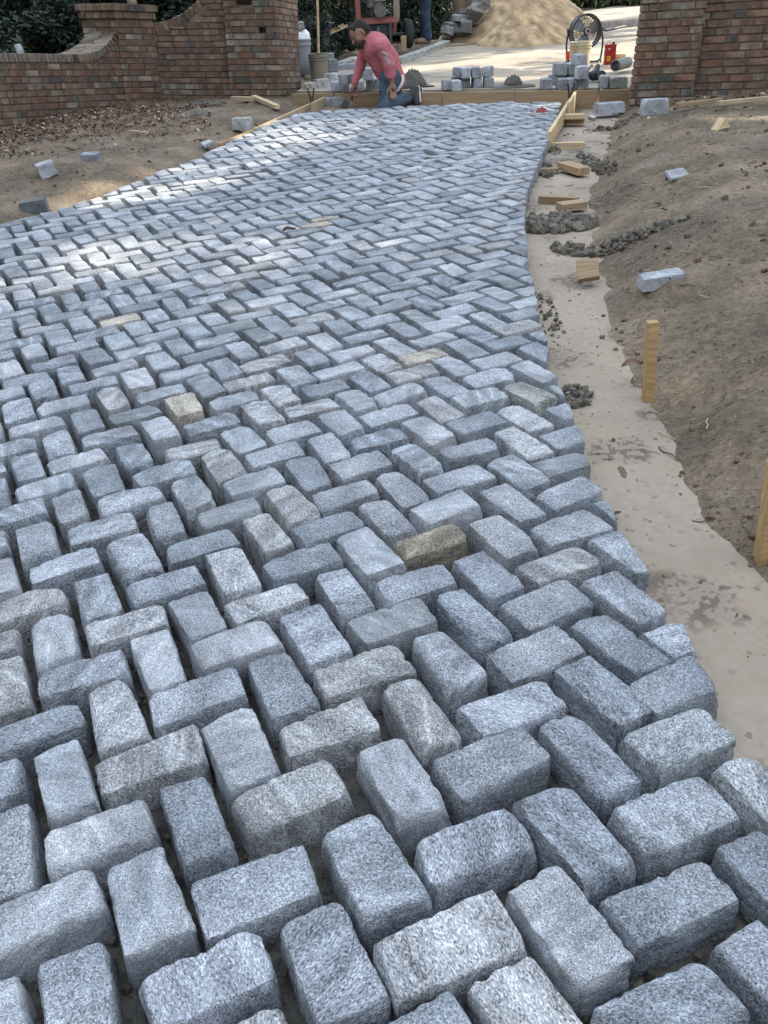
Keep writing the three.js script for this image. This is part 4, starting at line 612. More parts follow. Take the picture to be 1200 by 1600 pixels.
board('form_board', 517, 147, 487, 160.5, 0.05, 0.15, 0.03, WOODGREY, 'grey form board running back from the left spring clamp', 'board');
board('form_board', 488, 160, 398, 200, 0.012, 0.11, 0.022, WOODPALE, 'pale thin form board along the upper left edge of the paving', 'board');
board('form_board', 397, 201, 342, 224, 0.008, 0.1, 0.02, WOOD, 'thin form board continuing down the left edge past the grey slab', 'board');
board('form_board', 897, 145, 858, 206, 0.05, 0.135, 0.03, WOODPALE, 'pale form board along the upper right edge of the paving', 'board');
board('form_board', 899, 143, 889, 160, 0.09, 0.2, 0.03, WOODPALE, 'short sunlit board beside the right spring clamp', 'board');
board('wooden_cleat', 903, 137.5, 912, 137.2, 0.1, 0.19, 0.04, WOODOLD, 'upright wooden cleat nailed to the form boards right of the clamp', 'cleat');
board('wooden_plank', 896, 159, 931, 158, -0.03, 0.07, 0.04, WOODOLD, 'small plank at the foot of the cross form, beside the grey block', 'plank');
const OFFCUT = 'wood offcuts lying in the footing strip';
board('wood_offcut', 881, 184, 913, 184, -0.03, 0.05, 0.09, WOOD, 'lower board of the pair laid across the footing strip', 'wood', OFFCUT);
board('wood_offcut', 880, 178.5, 912, 178, 0.012, 0.04, 0.09, WOODPALE, 'upper board of the pair laid across the footing strip', 'wood', OFFCUT);
board('wood_offcut', 863, 223, 913, 222, -0.05, 0.055, 0.06, WOODPALE, 'single board laid square across the footing strip near the form board end', 'wood', OFFCUT);
board('wood_offcut', 879, 252, 913, 262, -0.03, 0.05, 0.1, WOOD, 'short thick wood block slanting across the strip above the mortar clods', 'wood', OFFCUT);
board('wood_offcut', 840, 263, 873, 262, -0.06, 0.04, 0.05, WOODOLD, 'dark wood scrap against the paving edge in the strip', 'wood', OFFCUT);
board('wood_offcut', 843, 305, 904, 308, -0.05, 0.05, 0.06, WOODOLD, 'greyish board across the strip just above the mortar clods', 'wood', OFFCUT);
board('wood_offcut', 874, 318, 913, 313, -0.04, 0.045, 0.09, WOOD, 'board end overlapping the dirt just above the mortar clods', 'wood', OFFCUT);
board('wooden_plank', 363, 150.5, 394, 151.5, 0.08, 0.045, 0.07, WOODGREY, 'short grey plank lying at the foot of the left gate pillar', 'plank');
board('wooden_plank', 396, 148.5, 433, 164, 0.07, 0.04, 0.06, WOODPALE, 'pale plank slanting down from the left gate pillar towards the paving', 'plank');
board('wooden_plank', 1058, 161, 1128, 153, 0.17, 0.03, 0.05, WOODOLD, 'weathered plank lying along the foot of the right gate pillar', 'plank');
board('wooden_plank', 1122, 158, 1230, 147.5, 0.19, 0.03, 0.05, WOODGREY, 'long weathered plank lying along the foot of the far right wall', 'plank');
board('wooden_lath', 678, 73, 756, 66, 0.1, 0.03, 0.04, WOODOLD, 'thin dark wooden lath lying on the slab before the sand heap', 'lath');
board('wooden_stick', 203, 203, 230, 206, 0.1, 0.022, 0.03, WOODGREY, 'short pale stick lying on the left dirt bank', 'stick');
function stake(pxT, pyT, pxB, pyB, Hb, w, mat, label, above) { // leaning stake from its foot to its head
  const foot = at(pxB, pyB, Hb), d = rayOf(pxT, pyT), F = -foot.z + above, head = d.multiplyScalar(F / -d.z).add(CAM), l = head.distanceTo(foot) + 0.06;
  const o = solo('wooden_stake', boardGeo(w, l, w, boardSeed++, 0.0025), mat, label, 'stake'); o.position.copy(foot).addScaledVector(head.clone().sub(foot).normalize(), -0.06); o.quaternion.setFromUnitVectors(V3(0, 1, 0), head.clone().sub(foot).normalize()); return o;
}
{ const a = stake(1019.5, 502, 1012, 631, terrainH(...onSite(1012, 631, -0.05)), 0.036, STAKEWOOD, 'upright wooden stake in the dirt beside the footing strip', 0.0);
  const b = stake(1216, 722, 1192, 884, terrainH(...onSite(1192, 884, -0.05)), 0.04, STAKEWOOD, 'nearer wooden stake cut off by the right edge of the photo', 0.0);
  stake(691, 144, 687, 161, -0.03, 0.022, WOODGREY, 'thin stake leaning against the cross form below the two-tier stack', 0.03); stake(940, 139, 932, 164, -0.06, 0.028, WOODPALE, 'thin stake leaning against the cross form near the right gate pillar', 0.03); }
function clamp2(px, py, H, label) { const t = thing('spring_clamp', label, 'clamp'); for (const s of [-1, 1]) { part('handle', merged([boxBar(V3(s * 0.012, 0.02, 0), V3(s * 0.038, 0.13, 0.0), 0.02, 0.014), boxBar(V3(s * 0.012, 0.02, 0), V3(s * 0.016, -0.05, 0), 0.02, 0.012)]), BLACK, t); } part('jaw_pad', new THREE.BoxGeometry(0.012, 0.03, 0.03).translate(-0.02, -0.05, 0), STEEL, t); part('spring', new THREE.TorusGeometry(0.016, 0.006, 6, 14).translate(0, 0.02, 0), BLACK, t); standAt(t, px, py, H, 0.2); return t; }
clamp2(487, 157, 0.04, 'black spring clamp on the left form board joint'); clamp2(891, 152, 0.06, 'black spring clamp on the form boards at the right end');

// ---------------------------------------------------------------- loose cobbles and stacks
let cobSeed = 7000;
const COB = [0, 1, 2, 3, 4, 5].map((i) => blockGeo(0.19, 0.106, 0.105, 7100 + i, { r: 0.006, nx: 8, ny: 5, nz: 4, amp: 0.8, cleave: 0.7 }));
function cob(px, py, H, yaw, label, group, mat, scale = [1, 1, 1], push = 0.085, tz = 0) { const [X, Y] = onSite(px, py, H), i = cobSeed++; const o = solo('granite_cobble', COB[i % 6], mat || STONE[(i * 5) % 7], label, 'cobble', group); stand(o, X, Y + push, H, yaw, 0, tz); o.scale.set(...scale); return o; }
const END = Math.PI / 2, S1 = 'cobbles of the two-tier stack in the middle of the cross form', S2 = 'cobbles of the stack left of the right gate pillar', S3 = 'cobbles stacked behind the kneeling worker', B = 0.075, T = 0.106;
[[699, 141, 'left of the two cobbles standing forward of the two-tier stack'], [713.5, 142.5, 'right of the two cobbles standing forward of the two-tier stack']].forEach(([x, y, l]) => cob(x, y, B, END, l, S1));
[[728, 137.5, 'first'], [746, 137.5, 'second'], [764, 137.5, 'third']].forEach(([x, y, l]) => cob(x, y, B, END + 0.04, l + ' cobble from the left in the lower tier of the middle stack', S1));
[[715.5, 122, 'leftmost'], [729, 122.5, 'second from the left'], [745, 121.5, 'second from the right']].forEach(([x, y, l]) => cob(x, y, B + T, END - 0.05, l + ' cobble in the top tier of the middle stack', S1));
cob(763, 120.5, B + T, END - 0.35, 'rightmost cobble in the top tier of the middle stack, turned sideways', S1, STONE[5]);
cob(713.5, 137, B, END, 'rear cobble hidden below the left end of the middle stack', S1);
[[854, 140, 'leftmost cobble of the right stack, standing alone at the front'], [880, 140.5, 'front bottom cobble of the right stack, left of three'], [894.5, 140, 'front bottom cobble of the right stack, middle of three'], [910, 139.5, 'front bottom cobble of the right stack, right of three, under the pale one']].forEach(([x, y, l], i) => cob(x, y, B, END + (i - 1) * 0.06, l, S2));
[[866, 133, 'rear bottom cobble between the leftmost cobble and the right stack'], [877, 131.5, 'rear bottom cobble under the left one of the middle tier'], [893, 131.5, 'rear bottom cobble in the middle of the right stack'], [908, 129, 'rear bottom cobble under the topmost of the right stack']].forEach(([x, y, l], i) => cob(x, y, B, END + (i - 1) * 0.05, l, S2));
cob(877, 117.5, B + T, END + 0.1, 'left cobble in the middle tier of the right stack', S2, null, [1, 1.1, 1.15]); cob(894.5, 116, B + T, END + 0.06, 'middle cobble in the middle tier of the right stack', S2, null, [1, 1.05, 1.1]); cob(910.5, 124, B + T, END - 0.02, 'pale large cobble on the front right of the right stack', S2, STONE[5], [1, 1.15, 1.2]); cob(907, 113, B + T, END, 'rear cobble below the topmost of the right stack', S2);
cob(907, 102, B + 2 * T, END + 0.1, 'topmost cobble of the right stack, before the cream bucket', S2, null, [1, 1, 1.15]);
cob(946, 138.5, B, END - 0.35, 'pale cobble pointing forward between the black tool and the pipe', null, STONE[5], [1, 1.15, 1]); cob(966, 137.5, B, 0.05, 'brownish cobble lying lengthways below the cut-off pipe', null, OLIVE, [1.05, 1.0, 1], 0.05);
cob(953, 178, -0.06, 0.12, 'large pale granite block lying in front of the form at the right gate pillar', null, STONE[0], [1.5, 0.95, 1.4], 0.06); cob(1023, 181, terrainH(...onSite(1023, 181, 0.02)) - 0.012, 0.0, 'pale cobble standing on the dirt in front of the right gate pillar', null, STONE[5], [1.22, 1.3, 1.2], 0.05);
cob(1036, 451, terrainH(...onSite(1036, 449, 0.05)) + 0.012, 0.02, 'pale cobble half sunk in the dirt bank, right of the footing strip', null, STONE[5], [0.95, 0.55, 0.9], 0.03, 0.1);
cob(379, 203, 0.0, -0.15, 'dark cobble with a sunlit end on the left dirt bank beside the paving', null, OLIVE, [0.98, 1.05, 1.1], 0.03); 
const slabStone = (px, py, H, l, h, w, yaw, tx, tz, mat, label, name = 'stone_slab', cat = 'stone') => { const o = solo(name, blockGeo(l, h, w, cobSeed++, { r: 0.006, nx: 6, ny: 5, nz: 2, jitter: l * 0.16, amp: 0.6 }), mat, label, cat); standAt(o, px, py, H, yaw, tx, tz); return o; };
slabStone(325, 227, 0.0, 0.14, 0.03, 0.09, -1.1, 0.3, 0, STONE[5], 'thin pale slab leaning beside the upper left edge of the paving'); slabStone(1058, 275, terrainH(...onSite(1058, 275, 0.08)), 0.13, 0.02, 0.1, 0.3, 0.35, 0, STONE[5], 'flat pale stone chip on the middle of the right dirt bank'); 
slabStone(77, 275, terrainH(...onSite(77, 275, 0)) - 0.045, 0.13, 0.1, 0.12, 0.5, 0, 0.2, STONE[5], 'pale angular stone on the left dirt bank', 'stone'); slabStone(145, 258, terrainH(...onSite(145, 258, 0)) - 0.035, 0.13, 0.09, 0.1, -0.2, 0.1, 0, STONE[3], 'blue-grey stone on the left dirt bank, right of the pale angular one', 'stone'); slabStone(58, 336, terrainH(...onSite(58, 334, 0)) + 0.015, 0.17, 0.1, 0.12, 0.1, 0, 0.1, DARKROCK, 'dark rock at the left edge of the paving', 'stone');
{ const o = solo('wood_offcut', boardGeo(0.1, 0.1, 0.035, boardSeed++), WOOD, 'square wood offcut tipped up at the edge of the right dirt bank', 'wood', null); standAt(o, 920, 437, -0.06, -0.35, -0.8, 0.25); }
{ const sh = new THREE.Shape([[-0.055, 0], [0.055, 0.015], [0.0, 0.075]].map((p) => new THREE.Vector2(...p))), g = new THREE.ExtrudeGeometry(sh, { depth: 0.07, bevelEnabled: true, bevelSize: 0.002, bevelThickness: 0.002, bevelSegments: 1 }); const o = solo('wood_wedge', g, WOODPALE, 'sunlit triangular wood wedge on the dirt before the right wall', 'wood'); standAt(o, 1120, 201, terrainH(...onSite(1120, 201, 0.15)), 0.35, 0, 0); }
// stack behind the worker, and the row along the left
[[525, 143, B, 'far left lower'], [539.5, 144, B, 'second lower'], [562, 143, B, 'lower, behind the worker\'s far hand,'], [580, 139.5, B, 'lower, behind the far sleeve,'], [593, 138.5, B, 'lower, before the shirt hem,'], [537, 133, B + T, 'left upper'], [551, 131, B + T, 'upper, behind the far sleeve,']].forEach(([x, y, H, l], i) => cob(x, y, H, END + (i % 3 - 1) * 0.08, l + ' cobble of the stack behind the kneeling worker', S3));
cob(577, 126, B + T, END - 0.1, 'sunlit topped upper cobble seen between the worker\'s arm and chest', S3, STONE[5], [1, 1.2, 1.15]); cob(543, 110, B + T, 0.1, 'flat topped cobble at the back of the stack behind the worker', S3, null, [1.2, 0.7, 1.2]); cob(524, 130, B, END - 0.3, 'rear left cobble of the stack behind the worker', S3); cob(563, 122, B, END, 'rear middle cobble of the stack behind the worker', S3);
cob(485, 146, 0.03, 0.5, 'buff cobble at the left end of the row beside the grey bucket', null, TAN, [0.8, 1.1, 1], 0.05); cob(503, 143, 0.03, 0.55, 'long buff cobble in the row beside the grey bucket', null, OLIVE, [1.0, 1.35, 1], 0.05); cob(519, 133, 0.05, 0.9, 'grey kerb cobble running back from the buff row', null, OLIVE, [1.2, 1.3, 1], 0.06);
cob(514, 168, -0.06, 0.1, 'left one of two cobbles newly set beside the trowel', null, STONE[5], [0.75, 1, 1], 0.06); cob(528, 168, -0.06, 0.1, 'right one of two cobbles newly set beside the trowel', null, STONE[0], [0.7, 1, 1], 0.06);

// ---------------------------------------------------------------- mortar, sand, rubble, kerbs
const heap = (name, px, py, H, yaw, g, mat, label, cat) => { const o = solo(name, g, mat, label, cat); standAt(o, px, py, H, yaw); return o; };
{ const t = thing('mortar_mound', 'lump of wet mortar on a flat mortar patch between the two cobble stacks', 'mortar'); part('patch', heapGeo(0.29, 0.17, 0.03, 3.1, { pow: 0.4, lump: 0.2, freq: 4 }), wetMortar, t); part('lump', heapGeo(0.11, 0.09, 0.085, 5.2, { pow: 0.5, lump: 0.4, freq: 3 }).translate(0.0, 0.024, 0.02), wetMortar, t); standAt(t, 801, 136, B, 0); }
{ const t = thing('mortar_mound', 'dark mound of mortar on a board right of the kneeling worker', 'mortar'); part('mound', heapGeo(0.17, 0.14, 0.16, 8.3, { pow: 0.75, lump: 0.45, freq: 3.5 }).translate(0, 0.012, 0), wetMortar, t); part('mortar_board', boardGeo(0.44, 0.014, 0.28, boardSeed++), BLACK, t); standAt(t, 646, 136, B, 0.25); }
heap('mortar_mound', 313, 183, terrainH(...onSite(313, 183, 0)) - 0.015, 0.1, heapGeo(0.28, 0.2, 0.08, 9.7, { pow: 1.0, lump: 0.35, freq: 4 }), greyMortar, 'heap of grey mortar rubble on the dirt below the curved wall', 'mortar');
{ const t = thing('sand_heap', 'large heap of tan sand with a smaller cone in front on the upper slab', 'sand'); part('back_heap', heapGeo(1.62, 1.7, 1.36, 12.1, { cone: true, lump: 0.06, freq: 11, nr: 50, na: 100 }).translate(0.36, 0, -1.75), sandMat, t); part('front_cone', heapGeo(0.86, 0.88, 0.66, 14.4, { cone: true, lump: 0.09, freq: 9, nr: 40, na: 80 }).translate(0.03, 0, 0.5), sandMat, t); standAt(t, 805, 66, B, 0); }
{ const R = rng(515); const spots = [[700, 58], [712, 55], [722, 50], [706, 45], [719, 40], [731, 42], [741, 33], [730, 30], [718, 28], [735, 20], [745, 15], [752, 6], [697, 49], [741, 24]];
  const what = ['flat chunk at the foot', 'foot chunk right of the flat one', 'chunk touching the sand low down', 'long chunk leaning left', 'pale chunk standing upright', 'chunk against the sand, midway up', 'chunk beside the sand higher up', 'grey chunk in the middle', 'chunk on the left shoulder', 'chunk on the upper right', 'chunk near the top', 'topmost chunk', 'outermost left chunk', 'small chunk below the top'];
  spots.forEach(([x, y], i) => { const o = solo('concrete_chunk', blockGeo(0.24 + R() * 0.22, 0.09 + R() * 0.1, 0.18 + R() * 0.12, 5200 + i, { r: 0.02, jitter: 0.1, amp: 2.5, nx: 5, ny: 4, nz: 3 }), i % 4 ? RUBBLE : OLIVE, what[i] + ' of the broken concrete heap left of the sand', 'rubble', 'broken concrete chunks heaped left of the sand'); const F = 18.7 + R() * 0.5; o.position.copy(ahead(x, y + 5, F)); o.rotation.set((R() - 0.5) * 0.9, R() * 3, (R() - 0.5) * 0.9); });
  heap('rubble_heap', 748, 55, 0.0, 0, heapGeo(1.05, 0.8, 1.25, 17.7, { pow: 0.9, lump: 0.3, freq: 6 }), std({ map: dirtMap, bumpMap: dirtBump, bumpScale: 0.02, roughness: 1 }, [0.62, 0.55, 0.48]), 'dirt and rubble mound under the broken concrete, left of the sand', 'rubble'); }
[[621, 90, 641, 83.5, 'nearest'], [642, 83.3, 660, 77, 'second'], [661, 76.8, 679, 70, 'third'], [680, 69.7, 697, 63, 'farthest']].forEach(([a, b, c, d, l]) => { const q = across(a, b, c, d, 0.16), o = solo('kerb_stone', blockGeo(q.L, 0.14, 0.16, cobSeed++, { r: 0.012, nx: 8 }), OLIVE, l + ' grey kerb stone of the row behind the kneeling worker', 'kerb', 'kerb stones edging the slab'); stand(o, q.X, q.Y, 0.02, q.yaw); });
[[531, 97, 556, 88, 'kerb stone seen left of the worker\'s far sleeve']].forEach(([a, b, c, d, l]) => { const q = across(a, b, c, d, 0.12), o = solo('kerb_stone', blockGeo(q.L, 0.14, 0.16, cobSeed++, { r: 0.012, nx: 8 }), OLIVE, l, 'kerb'); stand(o, q.X, q.Y, -0.02, q.yaw); });
{ const q = across(935, 23, 1000, 17, 0.35), o = solo('far_kerb', blockGeo(q.L + 1, 0.19, 0.3, 5400, { r: 0.03, nx: 14 }), stoneMat(GR, [0.22, 0.23, 0.23]), 'low dark kerb wall at the far end of the slab', 'kerb'); stand(o, q.X + 0.3, q.Y, 0.05, q.yaw); }
const hose = (pts, r, label) => solo('hose', tubeGeo(pts.map(([x, y, h]) => at(x, y, B + (h ?? r))), r, 40, 7), BLACK, label, 'hose');
hose([[933, 49], [952, 46], [972, 42], [1000, 38]], 0.025, 'black hose lying on the slab between the fan and the right gate pillar'); hose([[858, 43], [868, 45], [876, 48], [883, 51]], 0.025, 'end of a black hose lying at the right foot of the sand');

// ---------------------------------------------------------------- tools and containers
{ const t = thing('drum_fan', 'round black drum fan with grey blades standing behind the cream bucket', 'fan'), R0 = 0.205, c = 0.385, d = 0.13;
  for (const z of [d / 2, -d / 2]) part('guard_ring', new THREE.TorusGeometry(R0, 0.012, 8, 44).translate(0, c, z), BLACK, t);
  part('drum', new THREE.CylinderGeometry(R0, R0, d, 40, 1, true).rotateX(Math.PI / 2).translate(0, c, 0), std({ roughness: 0.5, side: THREE.DoubleSide }, [0.1, 0.1, 0.105]), t);
  const wires = []; for (const z of [d / 2, -d / 2]) { for (let i = 0; i < 28; i++) { const a = i / 28 * 6.283; wires.push(barGeo(V3(Math.cos(a) * 0.04, c + Math.sin(a) * 0.04, z + 0.012), V3(Math.cos(a) * R0, c + Math.sin(a) * R0, z), 0.0022, 4)); } for (const r of [0.1, 0.16]) wires.push(new THREE.TorusGeometry(r, 0.0024, 4, 32).translate(0, c, z + 0.006)); } part('grille', merged(wires), BLACK, t);
  for (let i = 0; i < 3; i++) { const sh = new THREE.Shape(); sh.moveTo(0.03, -0.02); sh.quadraticCurveTo(0.1, -0.11, 0.2, -0.07); sh.quadraticCurveTo(0.215, 0.02, 0.18, 0.09); sh.quadraticCurveTo(0.08, 0.07, 0.03, 0.03); const g = new THREE.ExtrudeGeometry(sh, { depth: 0.003, bevelEnabled: false }).rotateX(0.35).rotateZ(i * 2.094 + 0.4).translate(0, c, 0); part('blade', g, std({ roughness: 0.5, metalness: 0.3 }, [0.3, 0.32, 0.34]), t); }
  part('hub', new THREE.CylinderGeometry(0.045, 0.045, 0.05, 20).rotateX(Math.PI / 2).translate(0, c, d / 2), BLACK, t); part('badge', new THREE.TorusGeometry(0.03, 0.008, 6, 20).translate(0, c, d / 2 + 0.03), STEEL, t);
  for (const s of [-1, 1]) part('stand_leg', tubeGeo([V3(s * 0.235, c + 0.02, 0), V3(s * 0.26, 0.24, 0.0), V3(s * 0.235, 0.05, 0.02), V3(s * 0.2, 0.012, 0.12)], 0.013, 20, 7), BLACK, t);
  part('stand_bar', merged([barGeo(V3(-0.24, 0.015, -0.1), V3(0.24, 0.015, -0.1), 0.013), barGeo(V3(-0.235, 0.05, 0.02), V3(-0.24, 0.015, -0.1), 0.013), barGeo(V3(0.235, 0.05, 0.02), V3(0.24, 0.015, -0.1), 0.013)]), BLACK, t);
  for (const s of [-1, 1]) part('knob', new THREE.CylinderGeometry(0.03, 0.03, 0.03, 12).rotateZ(Math.PI / 2).translate(s * 0.24, c + 0.02, 0), BLACK, t);
  part('switch_box', new THREE.BoxGeometry(0.05, 0.1, 0.04).translate(-0.245, 0.11, 0.03), std({ roughness: 0.5 }, [0.45, 0.03, 0.02]), t);
  standAt(t, 912, 99, B, 0.12, -0.08); }
function bucket(name, px, py, H, r0, r1, h, mat, label, cat, rim = mat) { const t = thing(name, label, cat); part('body', new THREE.LatheGeometry([[0.001, 0], [r0, 0], [r0 + 0.003, 0.01], [r1, h - 0.01], [r1 + 0.006, h], [r1 - 0.003, h], [r1 - 0.006, h - 0.01], [r0 - 0.004, 0.012], [0.001, 0.01]].map((p) => new THREE.Vector2(...p)), 36), mat, t); for (const y of [h * 0.78, h * 0.88]) part('rim', new THREE.TorusGeometry(lerp(r0, r1, y / h) + 0.004, 0.006, 6, 36).rotateX(Math.PI / 2).translate(0, y, 0), rim, t); const [X, Y] = onSite(px, py, H); stand(t, X, Y + r0, H, 0.3); return t; }
const CREAM = std({ map: concMap, roughness: 0.6 }, [1.15, 1.08, 0.82]), GREYPL = std({ map: concMap, roughness: 0.7 }, [0.52, 0.5, 0.44]);
bucket('plastic_bucket', 908, 108, B, 0.125, 0.142, 0.31, CREAM, 'cream plastic bucket in front of the drum fan', 'bucket');
{ const b = bucket('plastic_bucket', 500, 132, 0.03, 0.115, 0.132, 0.36, GREYPL, 'grey bucket with a long wooden handled tool standing in it', 'bucket'); const c = new THREE.CylinderGeometry(0.123, 0.121, 0.012, 30).translate(0, 0.315, 0); part('water', c, std({ roughness: 0.15 }, [0.3, 0.33, 0.36]), b); }
{ const t = thing('long_handled_tool', 'long pale wooden handle standing upright in the grey bucket', 'tool'); const foot = at(500, 131, 0.03).addScaledVector(SY, 0.12).addScaledVector(SN, 0.24), F = -foot.z, head = ahead(494, -80, F); part('handle', barGeo(foot.clone().lerp(head, 0.06), head, 0.016), WOODPALE, t); part('ferrule', barGeo(foot, foot.clone().lerp(head, 0.09), 0.022), BLACK, t); }
{ const t = thing('plastic_bin', 'grey plastic bin with a white plastic cover behind the left gate pillar', 'bin'); const h = 0.5; part('body', new THREE.LatheGeometry([[0.001, 0], [0.14, 0], [0.155, 0.2], [0.16, h - 0.12], [0.168, h - 0.115], [0.165, h]].map((p) => new THREE.Vector2(...p)), 36), std({ roughness: 0.5 }, [0.22, 0.23, 0.26]), t); for (const y of [h - 0.05, h - 0.11]) part('rim', new THREE.TorusGeometry(0.168, 0.009, 6, 36).rotateX(Math.PI / 2).translate(0, y, 0), std({ roughness: 0.5 }, [0.3, 0.31, 0.34]), t); part('cover', heapGeo(0.178, 0.178, 0.11, 21.3, { pow: 0.55, lump: 0.3, freq: 4 }).translate(0, h - 0.005, 0), std({ roughness: 0.4 }, [0.75, 0.76, 0.8]), t); standAt(t, 472, 116, 0.03, 0.3);
  const s = solo('stone', blockGeo(0.12, 0.11, 0.1, 5501, { r: 0.02, jitter: 0.03 }), OLIVE, 'tan stone weighing down the white cover of the bin', 'stone'); standAt(s, 474, 117, 0.03, 0.3); s.position.addScaledVector(SN, h + 0.08); }
slabStone(508, 106, 0.03, 0.3, 0.2, 0.22, 0.1, 0, 0, STONE[8], 'dark rock behind the grey bucket', 'rock', 'stone'); slabStone(521, 112, 0.03, 0.12, 0.17, 0.12, 0.1, 0, 0, STONE[3], 'grey stone chunk right of the grey bucket', 'rock', 'stone'); { const o = solo('black_block', blockGeo(0.13, 0.08, 0.1, 5503, { r: 0.012 }), BLACK, 'black block on the ground right of the grey bucket', 'block'); standAt(o, 522, 121, 0.03, 0.1); }
{ const t = thing('wheelbarrow', 'dark grey wheelbarrow tray with a wooden handle behind the long-handled tool', 'wheelbarrow'), m = std({ roughness: 0.6, metalness: 0.4, side: THREE.DoubleSide }, [0.12, 0.14, 0.16]);
  const C = [[-0.36, -0.3, 0.36, 0.3, 0.56], [-0.2, -0.2, 0.18, 0.2, 0.2]]; const ring = ([x0, z0, x1, z1, y]) => [V3(x0, y, z0), V3(x1, y, z0), V3(x1, y, z1), V3(x0, y, z1)]; const A = ring(C[0]), Bq = ring(C[1]), pos = [], ind = []; [...A, ...Bq].forEach((p) => pos.push(p.x, p.y, p.z)); for (let i = 0; i < 4; i++) { const j = (i + 1) % 4; ind.push(i, 4 + i, 4 + j, i, 4 + j, j); } ind.push(4, 7, 6, 4, 6, 5);
  const g = new THREE.BufferGeometry(); g.setAttribute('position', new THREE.Float32BufferAttribute(pos, 3)); g.setAttribute('uv', new THREE.Float32BufferAttribute(new Array(16).fill(0), 2)); g.setIndex(ind); const tg = g.toNonIndexed(); tg.computeVertexNormals(); part('tray', tg, m, t);
  part('rim', merged(A.map((p, i) => barGeo(p, A[(i + 1) % 4], 0.014, 6))), std({ roughness: 0.6, metalness: 0.3 }, [0.26, 0.25, 0.2]), t);
  part('handle', merged([boxBar(V3(-0.55, 0.12, 0.2), V3(0.62, 0.5, 0.24), 0.04, 0.045)]), WOODPALE, t); part('handle', merged([boxBar(V3(-0.55, 0.12, -0.2), V3(0.62, 0.5, -0.24), 0.04, 0.045)]), WOODPALE, t);
  const wh = part('wheel', new THREE.TorusGeometry(0.13, 0.045, 10, 26).translate(-0.5, 0.17, 0), RUBBER, t); part('rim', new THREE.CylinderGeometry(0.1, 0.1, 0.04, 20).rotateX(Math.PI / 2).translate(-0.5, 0.17, 0), STEEL, wh);
  for (const s of [-1, 1]) part('leg', tubeGeo([V3(0.2, 0.36, s * 0.2), V3(0.26, 0.02, s * 0.22), V3(0.12, 0.02, s * 0.22), V3(0.05, 0.28, s * 0.2)], 0.014, 16, 6), STEEL, t);
  standAt(t, 492, 90, 0.0, 0.15); }
{ const t = thing('metal_can', 'red metal can with a yellow label left of the cut-off pipe', 'can'), c = document.createElement('canvas'); c.width = 256; c.height = 256; const x = c.getContext('2d'); x.fillStyle = '#8d1411'; x.fillRect(0, 0, 256, 256); x.fillStyle = '#c9a21c'; x.fillRect(30, 140, 90, 66); x.fillStyle = '#5b120c'; for (let i = 0; i < 5; i++) x.fillRect(40, 150 + i * 10, 50 + (i * 23) % 22, 4); x.fillStyle = '#d6cfc4'; x.fillRect(40, 40, 70, 7); x.fillRect(40, 56, 50, 5); const tx = new THREE.CanvasTexture(c); tx.colorSpace = THREE.SRGBColorSpace; const m = std({ map: tx, roughness: 0.4, metalness: 0.2 });
  part('body', new THREE.BoxGeometry(0.135, 0.235, 0.08).translate(0, 0.118, 0), m, t); part('top', new THREE.BoxGeometry(0.14, 0.01, 0.085).translate(0, 0.24, 0), std({ roughness: 0.4, metalness: 0.4 }, [0.4, 0.06, 0.05]), t); part('cap', new THREE.CylinderGeometry(0.018, 0.018, 0.025, 14).translate(0.04, 0.257, 0), BLACK, t); part('handle', tubeGeo([V3(-0.05, 0.245, 0), V3(-0.045, 0.275, 0), V3(0.0, 0.275, 0), V3(0.005, 0.245, 0)], 0.005, 12, 6), STEEL, t); standAt(t, 951.5, 101, B, 0.1); }
{ const t = thing('pipe', 'cut-off grey pipe lying beside the right gate pillar', 'pipe'); const g = new THREE.LatheGeometry([[0.056, 0], [0.064, 0], [0.064, 0.42], [0.056, 0.42], [0.056, 0]].map((p) => new THREE.Vector2(...p)), 32).rotateX(-Math.PI / 2); part('tube', g, std({ roughness: 0.6, side: THREE.DoubleSide }, [0.17, 0.18, 0.16]), t); standAt(t, 960, 117, B, -0.62); t.position.addScaledVector(SN, 0.1); }
{ const t = thing('power_tool', 'black power tool with a round body lying between the right stack and the pipe', 'tool'); part('body', bodyMesh([[V3(-0.06, 0.07, 0.02), V3(0.05, 0.06, -0.05), 0.055, 0.045], [V3(-0.02, 0.1, -0.02), V3(0.02, 0.15, -0.08), 0.035, 0.03]], 0.009), BLACK, t); part('disc', new THREE.CylinderGeometry(0.062, 0.062, 0.02, 26).rotateX(Math.PI / 2 - 0.2).rotateY(0.3).translate(0.02, 0.062, 0.07), std({ roughness: 0.6 }, [0.03, 0.045, 0.035]), t); part('handle', tubeGeo([V3(-0.09, 0.06, 0.02), V3(-0.11, 0.12, -0.02), V3(-0.05, 0.17, -0.08)], 0.014, 14, 7), std({ roughness: 0.6 }, [0.18, 0.19, 0.2]), t); standAt(t, 933, 128, B, 0.1); }
{ const o = solo('wood_offcut', boardGeo(0.17, 0.12, 0.05, boardSeed++), WOODPALE, 'orange-toned wood offcut standing behind the cut-off pipe', 'wood'); standAt(o, 967, 100, B, -0.5); }
{ const t = thing('hammer', 'long handled hammer lying on the dirt below the large pale block', 'hammer'); const a = across(926, 186, 965, 183, -0.02); part('handle', barGeo(V3(-0.12, 0.02, 0), V3(0.14, 0.024, 0), 0.011), std({ roughness: 0.5 }, [0.03, 0.03, 0.05]), t); part('head', blockGeo(0.035, 0.035, 0.11, 5601, { r: 0.006, amp: 0.1 }).translate(-0.13, 0.0, 0), STEEL, t); stand(t, a.X, a.Y, -0.03, a.yaw); }
